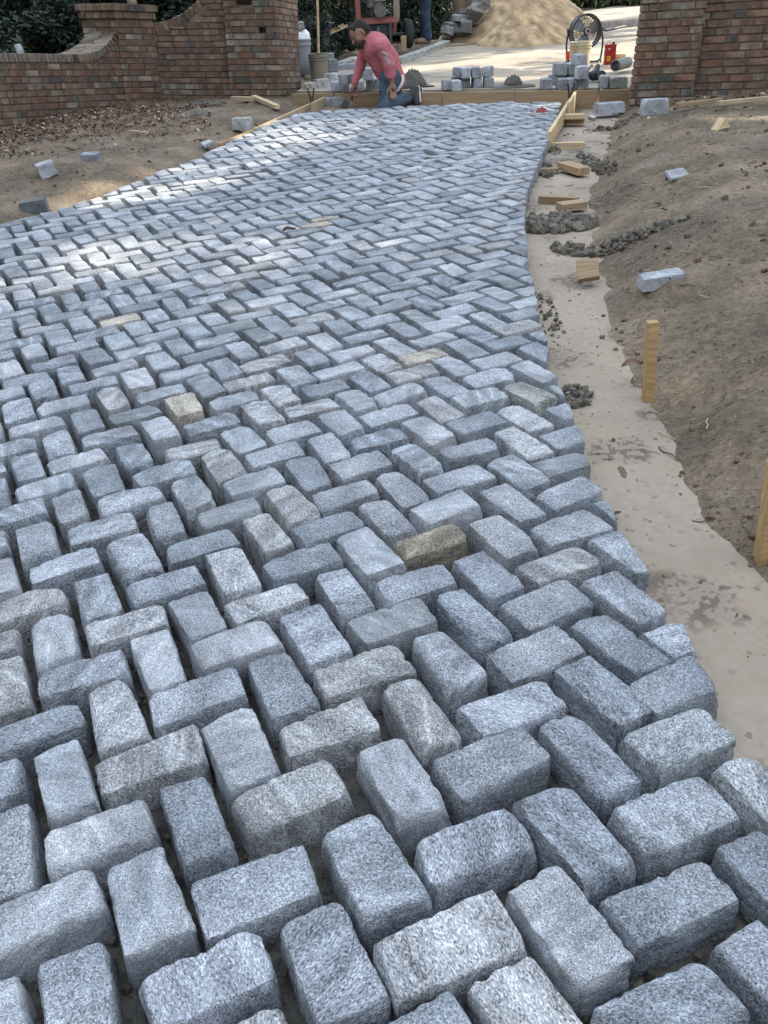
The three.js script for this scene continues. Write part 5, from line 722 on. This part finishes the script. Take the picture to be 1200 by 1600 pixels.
solo('red_rag', heapGeo(0.065, 0.05, 0.022, 31.3, { lump: 1.2, freq: 7, pow: 0.6 }), std({ roughness: 0.9 }, [0.3, 0.06, 0.055]), 'crumpled red rag lying on the paving near its far right corner', 'rag'); standAt(scene.children[scene.children.length - 1], 846, 174, 0.0, 0.4);
// brown leaves lying singly
function leafThing(px, py, H, size, yaw, label, c, tz = 0.15) { const g = sheet(8, 4, (i, j) => { const u = i / 8, v = j / 4 - 0.5, w = Math.sin(Math.PI * Math.pow(u, 0.8)) * 0.34; return V3((u - 0.5) * size, size * (0.10 * Math.sin(u * 5) + 0.5 * v * v * 1.2 + 0.04), v * w * size); }, (i, j) => [i / 8, j / 4]); const o = solo('dead_leaf', g, std({ roughness: 0.8, side: THREE.DoubleSide }, c), label, 'leaf'); standAt(o, px, py, H + 0.01, yaw, 0.5, tz); }
leafThing(989, 571, -0.04, 0.085, 0.1, 'curled brown leaf lying left of the upright stake', [0.26, 0.17, 0.13]); leafThing(963, 803, -0.095, 0.032, 0.5, 'small brown leaf at the edge of the paving on the concrete strip', [0.14, 0.09, 0.06]); leafThing(452, 360, 0.012, 0.075, 0.3, 'dark brown leaf lying on the cobbles in the middle of the drive', [0.1, 0.05, 0.035]); leafThing(1150, 962, -0.095, 0.02, 0.9, 'tiny brown leaf on the concrete strip near the right edge', [0.16, 0.09, 0.06]);

// ---------------------------------------------------------------- loose stuff nobody could count
function scatter(name, geos, mat, n, place, seed, label, category) { const R = rng(seed), ms = [], cs = []; for (let i = 0; i < n; i++) { const p = place(R); if (!p) continue; const q = SITE_Q.clone().multiply(new THREE.Quaternion().setFromEuler(new THREE.Euler(p.tx ?? R() * 6, p.yaw ?? R() * 6.28, p.tz ?? R() * 6, 'YXZ'))); ms.push(new THREE.Matrix4().compose(site(p.X, p.Y, p.H), q, V3(p.s * (p.sx ?? 1), p.s * (p.sy ?? 1), p.s))); cs.push(lin(...p.c)); } const im = new THREE.InstancedMesh(geos, mat, ms.length); ms.forEach((m, i) => { im.setMatrixAt(i, m); im.setColorAt(i, cs[i]); }); im.name = numbered(name); shade(im); scene.add(im); return tag(im, label, category, null, 'stuff'); }
const clod = blockGeo(1, 0.8, 0.9, 91, { r: 0.35, nx: 4, ny: 4, nz: 4, amp: 9, jitter: 0.3 }).translate(0, -0.4, 0); { const p = clod.attributes.position, R = rng(5); for (let i = 0; i < p.count; i++) { const k = 1 + 0.35 * nz(p.getX(i) * 2.1 + 3, p.getY(i) * 2.1, p.getZ(i) * 2.1); p.setXYZ(i, p.getX(i) * k, p.getY(i) * k, p.getZ(i) * k); } clod.computeVertexNormals(); }
const clodMat = std({ map: dirtMap, roughness: 1 });
const CLODS = [[865, 345, 0.24, 0.13, 260, 0.05], [900, 380, 0.12, 0.12, 70, 0.03], [985, 383, 0.3, 0.07, 150, 0.028], [888, 606, 0.09, 0.08, 110, 0.02], [840, 250, 0.1, 0.5, 80, 0.035], [930, 250, 0.08, 0.5, 120, 0.028], [310, 178, 0.34, 0.2, 120, 0.04], [960, 195, 0.25, 0.12, 60, 0.03], [1080, 172, 0.4, 0.1, 110, 0.03], [845, 470, 0.06, 0.5, 70, 0.016], [860, 225, 0.06, 0.3, 60, 0.03]];
scatter('mortar_clods', clod, clodMat, 2420, (() => { let k = 0, left = CLODS[0][4] * 2; return (R) => { while (left-- <= 0) { k++; if (k >= CLODS.length) return null; left = CLODS[k][4] * 2; } const [px, py, rx, ry, , s] = CLODS[k], c = onSite(px, py, -0.06), a = R() * 6.28, r = Math.sqrt(R()) , X = c[0] + Math.cos(a) * r * rx, Y = c[1] + Math.sin(a) * r * ry; if (inside(DRIVE, X, Y)) return null; const sz = s * (0.14 + 1.5 * R() ** 3), base = Math.max(-0.1, terrainH(X, Y)); const l = 0.6 + 0.75 * R(); return { X, Y, H: base + sz * 0.25 + (1 - r) * s * 0.5 * R(), s: sz, sy: 0.7, c: [0.62 * l, 0.66 * l, 0.7 * l] }; }; })(), 61, 'grey crumbs and clods of mortar strewn along the footing strip and dirt', 'mortar');
scatter('gravel', clod, clodMat, 5200, (R) => { const near = R(); let X, Y; if (near < 0.62) { Y = 1.2 + R() * R() * 8.2; X = 0.6 + R() * 2.8; } else if (near < 0.9) { X = -5 + R() * 4.6; Y = 5 + R() * 6; } else { Y = 0.8 + R() * 5; X = 0.6 + R() * 1.2; } if (inside(DRIVE, X, Y)) return null; const t = terrainH(X, Y), H = Math.max(t, X > 0.2 && Y < 10 ? -0.1 : -9), dens = fbm(X * 1.7, Y * 1.7, 41, 3); if (t < -0.11 ? R() > 0.3 : R() > 0.55 + dens * 1.6) return null; const s = (0.004 + 0.016 * R() ** 4) * (t < -0.11 ? 0.55 : 1), l = 0.55 + 0.7 * R(); return { X, Y, H: H + s * 0.15, s, c: R() < 0.12 ? [0.75 * l, 0.78 * l, 0.8 * l] : [0.78 * l, 0.67 * l, 0.55 * l] }; }, 62, 'small stones and dirt crumbs scattered over the dirt banks', 'gravel');
scatter('joint_grit', clod, clodMat, 9000, (R) => { const Y = 0.5 + 4.2 * R() * R(), X = -2.2 + R() * 3.4; if (!inside(DRIVE, X, Y)) return null; const s = 0.003 + 0.011 * R() ** 3, l = 0.45 + 0.6 * R(); return { X, Y, H: -0.076 + 0.008 * R(), s, c: [0.62 * l, 0.65 * l, 0.7 * l] }; }, 66, 'grey grit and mortar crumbs lying in the joints between the cobbles', 'grit');
scatter('soil_clods', clod, clodMat, 1500, (R) => { const left = R() < 0.3, X = left ? -4.4 + R() * 3.6 : 0.8 + R() * 2.6, Y = left ? 5.5 + R() * 4.5 : 1.3 + R() * 7.4; if (inside(DRIVE, X, Y)) return null; const t = terrainH(X, Y); if (t < -0.1 || fbm(X * 1.4, Y * 1.4, 53, 3) < -0.02) return null; const s = 0.008 + 0.03 * R() ** 3, l = 0.75 + 0.45 * R(); return { X, Y, H: t + s * 0.1, s, sy: 0.6, c: [0.66 * l, 0.58 * l, 0.49 * l] }; }, 67, 'crumbly brown clods of soil lying on the dirt banks', 'soil');
const twig = tubeGeo([V3(-0.5, 0, 0), V3(-0.15, 0.04, 0.05), V3(0.2, 0.0, -0.03), V3(0.5, 0.03, 0.04)], 0.025, 6, 4), twigMat = std({ roughness: 0.9 });
scatter('twigs', twig, twigMat, 1500, (R) => { let X, Y; if (R() < 0.66) { Y = 1.2 + R() * 7.6; X = 0.75 + R() * 2.6; } else { X = -5 + R() * 4.5; Y = 6 + R() * 5; } if (inside(DRIVE, X, Y)) return null; const t = terrainH(X, Y); if (t < -0.11 && R() > 0.3) return null; const s = 0.02 + 0.09 * R() * R(), pale = R() < 0.35; return { X, Y, H: Math.max(t, X > 0.2 ? -0.1 : -9) + 0.004, s, tx: 0, tz: (R() - 0.5) * 0.3, c: pale ? [0.5, 0.42, 0.3] : [0.12, 0.085, 0.06] }; }, 63, 'thin twigs and straw scattered over the dirt banks', 'twigs');
const litter = sheet(4, 2, (i, j) => { const u = i / 4, v = j / 2 - 0.5; return V3(u - 0.5, 0.12 * Math.sin(u * 6) + v * v * 0.6, v * 0.55 * Math.sin(Math.PI * (0.1 + 0.85 * u))); }, (i, j) => [i / 4, j / 2]), litterMat = std({ roughness: 0.85, side: THREE.DoubleSide });
scatter('fallen_leaves', litter, litterMat, 2300, (R) => { let X, Y; const u = R(); if (u < 0.78) { const px = -40 + R() * 370, top = px < 200 ? lerp(196, 160, clamp(px / 200, 0, 1)) : 158; [X, Y] = onSite(px, top + Math.abs(R() + R() + R() - 1.5) * 46 + R() * 8, 0); } else if (u < 0.9) { X = 1.6 + R() * 1.9; Y = 3 + R() * 5.6; if (fbm(X * 1.3, Y * 1.3, 77, 3) < 0.1 || R() < 0.5) return null; } else { X = 2.4 + R() * 1.6; Y = 8.3 + R() * 0.6; } if (inside(DRIVE, X, Y)) return null; const t = terrainH(X, Y), c = R(); return { X, Y, H: Math.max(t, -0.09) + 0.008 + R() * 0.012, s: 0.025 + 0.035 * R(), tx: (R() - 0.5) * 1.2, tz: (R() - 0.5) * 1.2, c: c < 0.14 ? [0.42, 0.32, 0.25] : c < 0.5 ? [0.24, 0.145, 0.095] : [0.13, 0.08, 0.055] }; }, 64, 'brown fallen leaves drifted along the foot of the brick walls', 'leaves');

// ---------------------------------------------------------------- cement mixer
{ const t = thing('cement_mixer', 'tow-behind cement mixer with a red frame and a grey engine behind the kneeling worker', 'cement mixer'), RED = std({ roughness: 0.7 }, [0.3, 0.1, 0.08]), IRON = std({ roughness: 0.7 }, [0.05, 0.05, 0.055]), CREAMY = std({ map: concMap, roughness: 0.7 }, [0.62, 0.58, 0.48]), GREYM = std({ map: concMap, roughness: 0.6 }, [0.34, 0.34, 0.33]);
  const wheel = (x, z) => { const w = part('wheel', new THREE.TorusGeometry(0.175, 0.072, 12, 34).scale(1, 1, 1.15).rotateY(Math.PI / 2).translate(x, 0.247, z), RUBBER, t); part('rim', new THREE.LatheGeometry([[0.02, -0.03], [0.05, -0.035], [0.06, 0.0], [0.1, 0.02], [0.13, 0.05], [0.13, -0.05]].map((p) => new THREE.Vector2(...p)), 26).rotateZ(-Math.PI / 2).translate(x + 0.02, 0.247, z), std({ roughness: 0.6, side: THREE.DoubleSide }, [0.22, 0.21, 0.19]), w); };
  wheel(0.5, 0); wheel(-0.6, 0.02); part('axle', barGeo(V3(-0.6, 0.247, 0.01), V3(0.5, 0.247, 0), 0.03), IRON, t);
  part('frame', merged([boxBar(V3(-0.48, 0.49, 0.28), V3(0.26, 0.49, 0.28), 0.06, 0.085), boxBar(V3(-0.48, 0.49, -0.35), V3(0.26, 0.49, -0.35), 0.06, 0.085), boxBar(V3(0.2, 0.49, 0.3), V3(0.2, 0.28, 0.16), 0.06, 0.07), boxBar(V3(-0.42, 0.49, 0.3), V3(-0.42, 0.25, 0.05), 0.06, 0.06), boxBar(V3(0.22, 0.5, 0.28), V3(0.22, 0.5, -0.35), 0.06, 0.08)]), RED, t);
  part('post', new THREE.BoxGeometry(0.11, 0.75, 0.09).translate(0.25, 0.9, 0.25), CREAMY, t); part('post', new THREE.BoxGeometry(0.09, 0.75, 0.09).translate(-0.46, 0.9, 0.2), RED, t);
  part('engine_block', blockGeo(0.24, 0.26, 0.2, 9101, { r: 0.03, amp: 0.3 }).translate(-0.14, 0.56, 0.22), IRON, t); part('engine_cover', new THREE.CylinderGeometry(0.115, 0.12, 0.1, 26).rotateX(Math.PI / 2).translate(-0.07, 0.66, 0.37), GREYM, t); part('fuel_tank', blockGeo(0.22, 0.13, 0.17, 9102, { r: 0.035, amp: 0.2 }).translate(-0.06, 0.79, 0.25), CREAMY, t); part('air_filter', new THREE.CylinderGeometry(0.06, 0.06, 0.14, 18).translate(-0.24, 0.78, 0.3), GREYM, t);
  part('engine_shroud', new THREE.BoxGeometry(0.6, 0.05, 0.5).translate(-0.14, 1.15, 0.05), RED, t);
  part('drum', new THREE.LatheGeometry([[0.001, -0.42], [0.22, -0.42], [0.42, -0.12], [0.42, 0.12], [0.26, 0.46], [0.24, 0.46], [0.4, 0.11], [0.001, -0.38]].map((p) => new THREE.Vector2(...p)), 34).rotateZ(-0.7).translate(0.15, 1.32, -0.25), std({ map: concMap, roughness: 0.8, side: THREE.DoubleSide }, [0.26, 0.14, 0.09]), t);
  part('under_box', new THREE.BoxGeometry(0.62, 0.2, 0.5).translate(-0.12, 0.35, 0.0), IRON, t); part('tow_bar', boxBar(V3(-0.1, 0.4, 0.25), V3(-0.2, 0.25, 1.0), 0.06, 0.06), IRON, t); part('jack_leg', boxBar(V3(0.12, 0.46, 0.3), V3(0.12, 0.02, 0.34), 0.05, 0.05), IRON, t);
  standAt(t, 598, 78, B - 0.02, 0.1);
  const o = solo('plywood_offcut', boardGeo(0.11, 0.24, 0.02, boardSeed++), WOOD, 'plywood offcut standing upright beside the mixer wheel', 'wood'); standAt(o, 631, 79, B, 0.5); }

// ---------------------------------------------------------------- people
const SKIN = std({ roughness: 0.6 }, [0.23, 0.12, 0.08]), HAIR = std({ roughness: 0.9 }, [0.018, 0.014, 0.012]), SHIRT = std({ bumpMap: sandMap, bumpScale: 0.002, roughness: 0.95 }, [0.42, 0.125, 0.14]), DENIM = std({ map: concMap, roughness: 0.95 }, [0.15, 0.25, 0.4]), DENIMDARK = std({ map: concMap, roughness: 0.95 }, [0.08, 0.15, 0.3]), SHOE = std({ roughness: 0.8 }, [0.05, 0.052, 0.055]), SOLE = std({ roughness: 0.8 }, [0.62, 0.6, 0.55]), BOOT = std({ roughness: 0.9 }, [0.3, 0.2, 0.12]);
function handGeo(wrist, palmDir, side, curl, cellSize = 0.004) { // palm, five unequal bent fingers; side = direction of the thumb
  const d = palmDir.clone().normalize(), s = side.clone().addScaledVector(d, -side.dot(d)).normalize(), n = s.clone().cross(d), bones = [[wrist.clone().addScaledVector(d, -0.02), wrist.clone().addScaledVector(d, 0.03), 0.023, 0.026, 0.02], [wrist.clone().addScaledVector(d, 0.03).addScaledVector(s, 0.022), wrist.clone().addScaledVector(d, 0.08).addScaledVector(s, 0.026), 0.016, 0.013, 0.02], [wrist.clone().addScaledVector(d, 0.03).addScaledVector(s, -0.02), wrist.clone().addScaledVector(d, 0.075).addScaledVector(s, -0.026), 0.016, 0.012, 0.02]];
  [[0.03, 0.07], [0.01, 0.078], [-0.01, 0.072], [-0.03, 0.058]].forEach(([o, L]) => { let p = wrist.clone().addScaledVector(d, 0.082).addScaledVector(s, o), v = d.clone(); for (let k = 0; k < 3; k++) { v = v.applyAxisAngle(s, curl * (0.7 + 0.3 * k)); const q = p.clone().addScaledVector(v, L * [0.45, 0.32, 0.23][k]); bones.push([p, q, 0.0095 - k * 0.0008, 0.009 - k * 0.0008, 0.006]); p = q; } });
  let p = wrist.clone().addScaledVector(d, 0.03).addScaledVector(s, 0.028), v = d.clone().multiplyScalar(0.75).addScaledVector(s, 0.65).normalize(); for (let k = 0; k < 2; k++) { const q = p.clone().addScaledVector(v, k ? 0.028 : 0.04); bones.push([p, q, 0.0115 - k * 0.001, 0.0105 - k * 0.001, 0.008]); p = q; v = v.applyAxisAngle(s, curl * 0.5).addScaledVector(s, -0.35).normalize(); }
  return bodyMesh(bones, cellSize);
}
function headGeo(c, face, up, cellSize = 0.0042) { // c = middle of the head; face, up = its axes
  const f = face.clone().normalize(), u = up.clone().addScaledVector(f, -up.dot(f)).normalize(), r = f.clone().cross(u), P = (a, b, e) => c.clone().addScaledVector(f, a).addScaledVector(u, b).addScaledVector(r, e);
  const bones = [[P(-0.025, 0.035, 0), P(0.02, 0.03, 0), 0.085, 0.078, 0.03], [P(0.03, -0.03, 0), P(0.04, -0.085, 0), 0.062, 0.045, 0.04], [P(0.07, -0.09, 0), P(0.07, -0.09, 0.001), 0.026, 0.026, 0.03], [P(0.095, 0.012, 0), P(0.112, -0.025, 0), 0.009, 0.014, 0.012], [P(0.084, 0.03, -0.03), P(0.084, 0.03, 0.03), 0.012, 0.012, 0.015], [P(0.09, -0.055, -0.016), P(0.09, -0.055, 0.016), 0.008, 0.008, 0.008], [P(-0.0, -0.09, 0), P(-0.03, -0.16, 0), 0.055, 0.058, 0.03]];
  for (const e of [-1, 1]) { bones.push([P(-0.01, 0.01, e * 0.078), P(-0.018, -0.03, e * 0.074), 0.014, 0.01, 0.008]); bones.push([P(0.07, -0.02, e * 0.045), P(0.06, -0.03, e * 0.05), 0.022, 0.02, 0.02]); }
  return { geo: bodyMesh(bones, cellSize), P, eyes: [-1, 1].map((e) => P(0.083, 0.012, e * 0.031)) };
}
function person(t, H, skel, clothes) { // skel: bones of the whole body; one continuous skin, clothes as its parts
  const skin = part('body', merged([bodyMesh(skel.body, 0.013), ...skel.hands, H.geo].map((g) => g)), SKIN, t); skin.name = 'body';
  for (const e of H.eyes) { part('eye', new THREE.SphereGeometry(0.011, 12, 8).translate(e.x, e.y, e.z), std({ roughness: 0.3 }, [0.5, 0.48, 0.45]), t); }
  for (const [n, g, m] of clothes) part(n, g, m, t);
}
{ // the kneeling worker: joints read from the photograph, at his own distance
  const J = (x, y, F) => ahead(x, y, F), t = thing('person', 'person in a pink-red shirt and jeans kneeling and bending over the far paving edge', 'person');
  const chest = J(588, 76, 10.42), mid = J(601, 97, 10.43), hip = J(611, 118, 10.44), neck = J(577, 63, 10.42);
  const shN = J(598, 74, 10.2), elN = J(608, 103, 10.16), wrN = J(612.5, 131, 10.18), shF = J(572, 74, 10.62), elF = J(563, 104, 10.6), wrF = J(553.5, 131, 10.52);
  const hiN = J(609, 124, 10.32), knN = J(601, 166, 10.22), anN = J(637, 153, 10.45), hiF = J(617, 124, 10.56), knF = J(611, 168, 10.56), anF = J(642, 155, 10.68), toN = J(651, 160, 10.46), heN = J(649, 139, 10.48), toF = J(655, 160, 10.7), heF = J(654, 142, 10.72);
  const dirN = V3(0.12, -1, 0.05), dirF = V3(-0.05, -1, 0.1);
  const body = [[chest, mid, 0.13, 0.12, 0.05], [mid, hip, 0.12, 0.125, 0.05], [neck, chest, 0.06, 0.11, 0.05], [shN, chest, 0.06, 0.1, 0.04], [shF, chest, 0.06, 0.1, 0.04], [shN, elN, 0.052, 0.042, 0.02], [elN, wrN, 0.042, 0.027, 0.015], [shF, elF, 0.052, 0.042, 0.02], [elF, wrF, 0.042, 0.027, 0.015], [hip, hiN, 0.11, 0.095, 0.04], [hip, hiF, 0.11, 0.095, 0.04], [hiN, knN, 0.085, 0.058, 0.02], [hiF, knF, 0.085, 0.058, 0.02], [knN, anN, 0.056, 0.04, 0.015], [knF, anF, 0.056, 0.04, 0.015], [heN, toN, 0.035, 0.03, 0.015], [heF, toF, 0.035, 0.03, 0.015], [anN, heN, 0.038, 0.034, 0.015], [anF, heF, 0.038, 0.034, 0.015]];
  const H = headGeo(J(562, 53.5, 10.38), V3(-0.72, -0.58, 0.38), V3(-0.6, 0.8, 0.1));
  const hair = bodyMesh([[H.P(-0.035, 0.045, 0), H.P(0.028, 0.055, 0), 0.089, 0.07, 0.02], [H.P(-0.06, 0.0, 0), H.P(-0.05, -0.05, 0), 0.07, 0.05, 0.02]], 0.006, 0.02, (x, y, z, d) => { const q = V3(x, y, z).sub(H.P(0.0, 0.0, 0)), f = V3(-0.72, -0.58, 0.38).normalize(); return Math.max(d + 0.004 * nz(x * 60, y * 60, z * 60), q.dot(f) - 0.062 - 0.03 * Math.max(0, q.y)); });
  const beard = bodyMesh([[H.P(0.068, -0.088, -0.025), H.P(0.068, -0.088, 0.025), 0.031, 0.031, 0.015], [H.P(0.03, -0.075, -0.05), H.P(0.068, -0.09, -0.02), 0.022, 0.026, 0.015], [H.P(0.03, -0.075, 0.05), H.P(0.068, -0.09, 0.02), 0.022, 0.026, 0.015], [H.P(0.097, -0.043, -0.02), H.P(0.097, -0.043, 0.02), 0.008, 0.008, 0.006]], 0.005, 0.012);
  const wr = (p, x, y, z) => 0.012 * fbm(p + x * 9, y * 9, z * 9, 3) + 0.006 * Math.sin(70 * (y + 0.5 * x) + 9 * nz(x * 6, y * 6, z * 6)) * 0.5;
  const cuffN = elN.clone().lerp(wrN, 0.5), cuffF = elF.clone().lerp(wrF, 0.93), hem = hip.clone().addScaledVector(hip.clone().sub(mid).normalize(), 0.045);
  const shirt = bodyMesh([[chest, mid, 0.158, 0.15, 0.06], [mid, hem, 0.152, 0.142, 0.05], [neck, chest, 0.068, 0.13, 0.05], [shN, chest, 0.085, 0.12, 0.05], [shF, chest, 0.085, 0.12, 0.05], [shN, elN, 0.075, 0.062, 0.02], [elN, cuffN, 0.062, 0.056, 0.012], [shF, elF, 0.075, 0.06, 0.02], [elF, cuffF, 0.058, 0.042, 0.012]], 0.0125, 0.03, (x, y, z, d) => d + wr(1, x, y, z));
  const jeans = bodyMesh([[hip, hiN, 0.125, 0.115, 0.04], [hip, hiF, 0.125, 0.115, 0.04], [hiN, knN, 0.102, 0.078, 0.02], [hiF, knF, 0.102, 0.078, 0.02], [knN, anN, 0.074, 0.058, 0.015], [knF, anF, 0.074, 0.058, 0.015]], 0.013, 0.02, (x, y, z, d) => d + 0.6 * wr(4, x, y, z));
  const shoe = (an, he, to) => bodyMesh([[he, to, 0.046, 0.04, 0.015], [an, he, 0.045, 0.044, 0.02]], 0.009);
  const soleOf = (he, to) => { const o = V3(0.042, 0.006, 0.012); return tubeGeo([he.clone().add(o).add(V3(-0.01, 0.03, 0)), he.clone().lerp(to, 0.5).add(o), to.clone().add(o)], 0.012, 16, 7); };
  const pat = bodyMesh([[shN.clone().lerp(elN, 0.28).add(V3(-0.018, 0, 0.066)), shN.clone().lerp(elN, 0.42).add(V3(0.012, 0, 0.062)), 0.016, 0.02, 0.01], [shN.clone().lerp(elN, 0.55).add(V3(-0.005, 0, 0.06)), shN.clone().lerp(elN, 0.9).add(V3(0.008, 0, 0.055)), 0.014, 0.02, 0.01]], 0.006, 0.01, (x, y, z, d) => d + 0.012 * nz(x * 70, y * 70, z * 70));
  person(t, H, { body, hands: [handGeo(wrN, dirN, V3(-1, 0, 0.2), 0.28), handGeo(wrF, dirF, V3(-0.6, 0, 0.6), 0.55)] }, [['hair', hair, HAIR], ['beard', beard, HAIR], ['shirt', shirt, SHIRT], ['sleeve_print', pat, std({ roughness: 0.9 }, [0.3, 0.27, 0.3])], ['jeans', jeans, DENIM], ['shoe', shoe(anN, heN, toN), SHOE], ['shoe', shoe(anF, heF, toF), SHOE], ['shoe_sole', soleOf(heN, toN), SOLE], ['shoe_sole', soleOf(heF, toF), SOLE], ['collar', new THREE.TorusGeometry(0.066, 0.012, 8, 24).applyQuaternion(new THREE.Quaternion().setFromUnitVectors(V3(0, 0, 1), H.P(0, 0, 0).sub(chest).normalize())).translate(neck.x, neck.y, neck.z), SHIRT]]);
  const rag = solo('white_strip', tubeGeo([J(628, 117, 10.3), J(629.5, 125, 10.3), J(626, 134, 10.3), J(620, 142, 10.32)], 0.018, 16, 6), std({ roughness: 0.9 }, [0.75, 0.75, 0.72]), 'white curved strip behind the hip of the kneeling worker', 'rag');  // narrow white tube curving down behind the hip
  const tr = thing('trowel', 'dark trowel held upright in the far hand of the kneeling worker', 'trowel'); const top = wrF.clone().add(V3(-0.01, -0.07, 0.03)); part('handle', barGeo(top, top.clone().add(V3(-0.02, -0.1, 0.01)), 0.012), BLACK, tr); part('shank', barGeo(top.clone().add(V3(-0.02, -0.1, 0.01)), top.clone().add(V3(-0.035, -0.14, 0.01)), 0.006), STEEL, tr);
  { const sh = new THREE.Shape([[0, 0], [0.045, 0.03], [0.03, 0.12], [-0.03, 0.12], [-0.045, 0.03]].map((p) => new THREE.Vector2(...p))), g = new THREE.ExtrudeGeometry(sh, { depth: 0.004, bevelEnabled: false }).rotateZ(-0.55); const p = top.clone().add(V3(-0.13, -0.2, 0.01)); g.translate(p.x, p.y, p.z); part('blade', g, std({ roughness: 0.5 }, [0.05, 0.055, 0.06]), tr); }
}
{ // the person standing by the sand: only the legs are in the frame
  const t = thing('person', 'standing person in blue jeans and tan boots between the mixer and the rubble', 'person'), g0 = at(664, 68, B + 0.02), L = (x, y, z) => V3(g0.x + x, g0.y + y, g0.z + z), bd = [], jn = [], sh = [];
  const hips = L(0.02, 0.95, 0), ch = L(-0.02, 1.32, 0), nk = L(-0.02, 1.5, 0); bd.push([hips, ch, 0.13, 0.14, 0.05], [ch, nk, 0.12, 0.06, 0.05]); const hands = [];
  for (const s of [-1, 1]) { const h = L(0.02, 0.92, s * 0.09), k = L(-0.015 + 0.01 * s, 0.49, s * 0.1), a = L(0.03 + 0.02 * s, 0.09, s * 0.1), to = L(-0.15 + 0.02 * s, 0.035, s * 0.12); bd.push([hips, h, 0.12, 0.1, 0.04], [h, k, 0.085, 0.058, 0.02], [k, a, 0.056, 0.042, 0.015], [a, to, 0.042, 0.035, 0.015]); jn.push([hips, h, 0.13, 0.115, 0.04], [h, k, 0.105, 0.085, 0.02], [k, L(0.03 + 0.02 * s, 0.1, s * 0.1), 0.085, 0.082, 0.015]); sh.push(bodyMesh([[L(0.05 + 0.02 * s, 0.05, s * 0.1), to, 0.052, 0.046, 0.02], [a.clone().add(V3(0, 0.06, 0)), a, 0.058, 0.055, 0.02]], 0.01));
    const so = L(-0.02, 1.42, s * 0.2), el = L(0.05, 1.13, s * 0.25), w = L(-0.02, 0.88, s * 0.24); bd.push([so, ch, 0.06, 0.09, 0.04], [so, el, 0.05, 0.042, 0.02], [el, w, 0.042, 0.028, 0.015]); hands.push(handGeo(w, V3(-0.1, -1, 0), V3(-1, 0, 0), 0.25)); }
  const H = headGeo(L(-0.03, 1.68, 0), V3(-1, -0.1, 0), V3(0, 1, 0)); const hair = bodyMesh([[H.P(-0.035, 0.045, 0), H.P(0.02, 0.055, 0), 0.089, 0.072, 0.02]], 0.007);
  const shirt = bodyMesh([[hips.clone().add(V3(0, -0.02, 0)), ch, 0.155, 0.165, 0.05], [ch, L(-0.02, 1.47, 0), 0.14, 0.08, 0.05], ...[-1, 1].flatMap((s) => [[L(-0.02, 1.42, s * 0.2), ch, 0.08, 0.11, 0.04], [L(-0.02, 1.42, s * 0.2), L(0.05, 1.13, s * 0.25), 0.07, 0.065, 0.02]])], 0.015);
  person(t, H, { body: bd, hands }, [['hair', hair, HAIR], ['shirt', shirt, std({ map: concMap, roughness: 0.95 }, [0.3, 0.32, 0.36])], ['jeans', bodyMesh(jn, 0.012, 0.02, (x, y, z, d) => d + 0.012 * fbm(x * 11, y * 8, z * 11, 3)), DENIMDARK], ['boot', sh[0], BOOT], ['boot', sh[1], BOOT]]);
}

renderer.render(scene, camera);
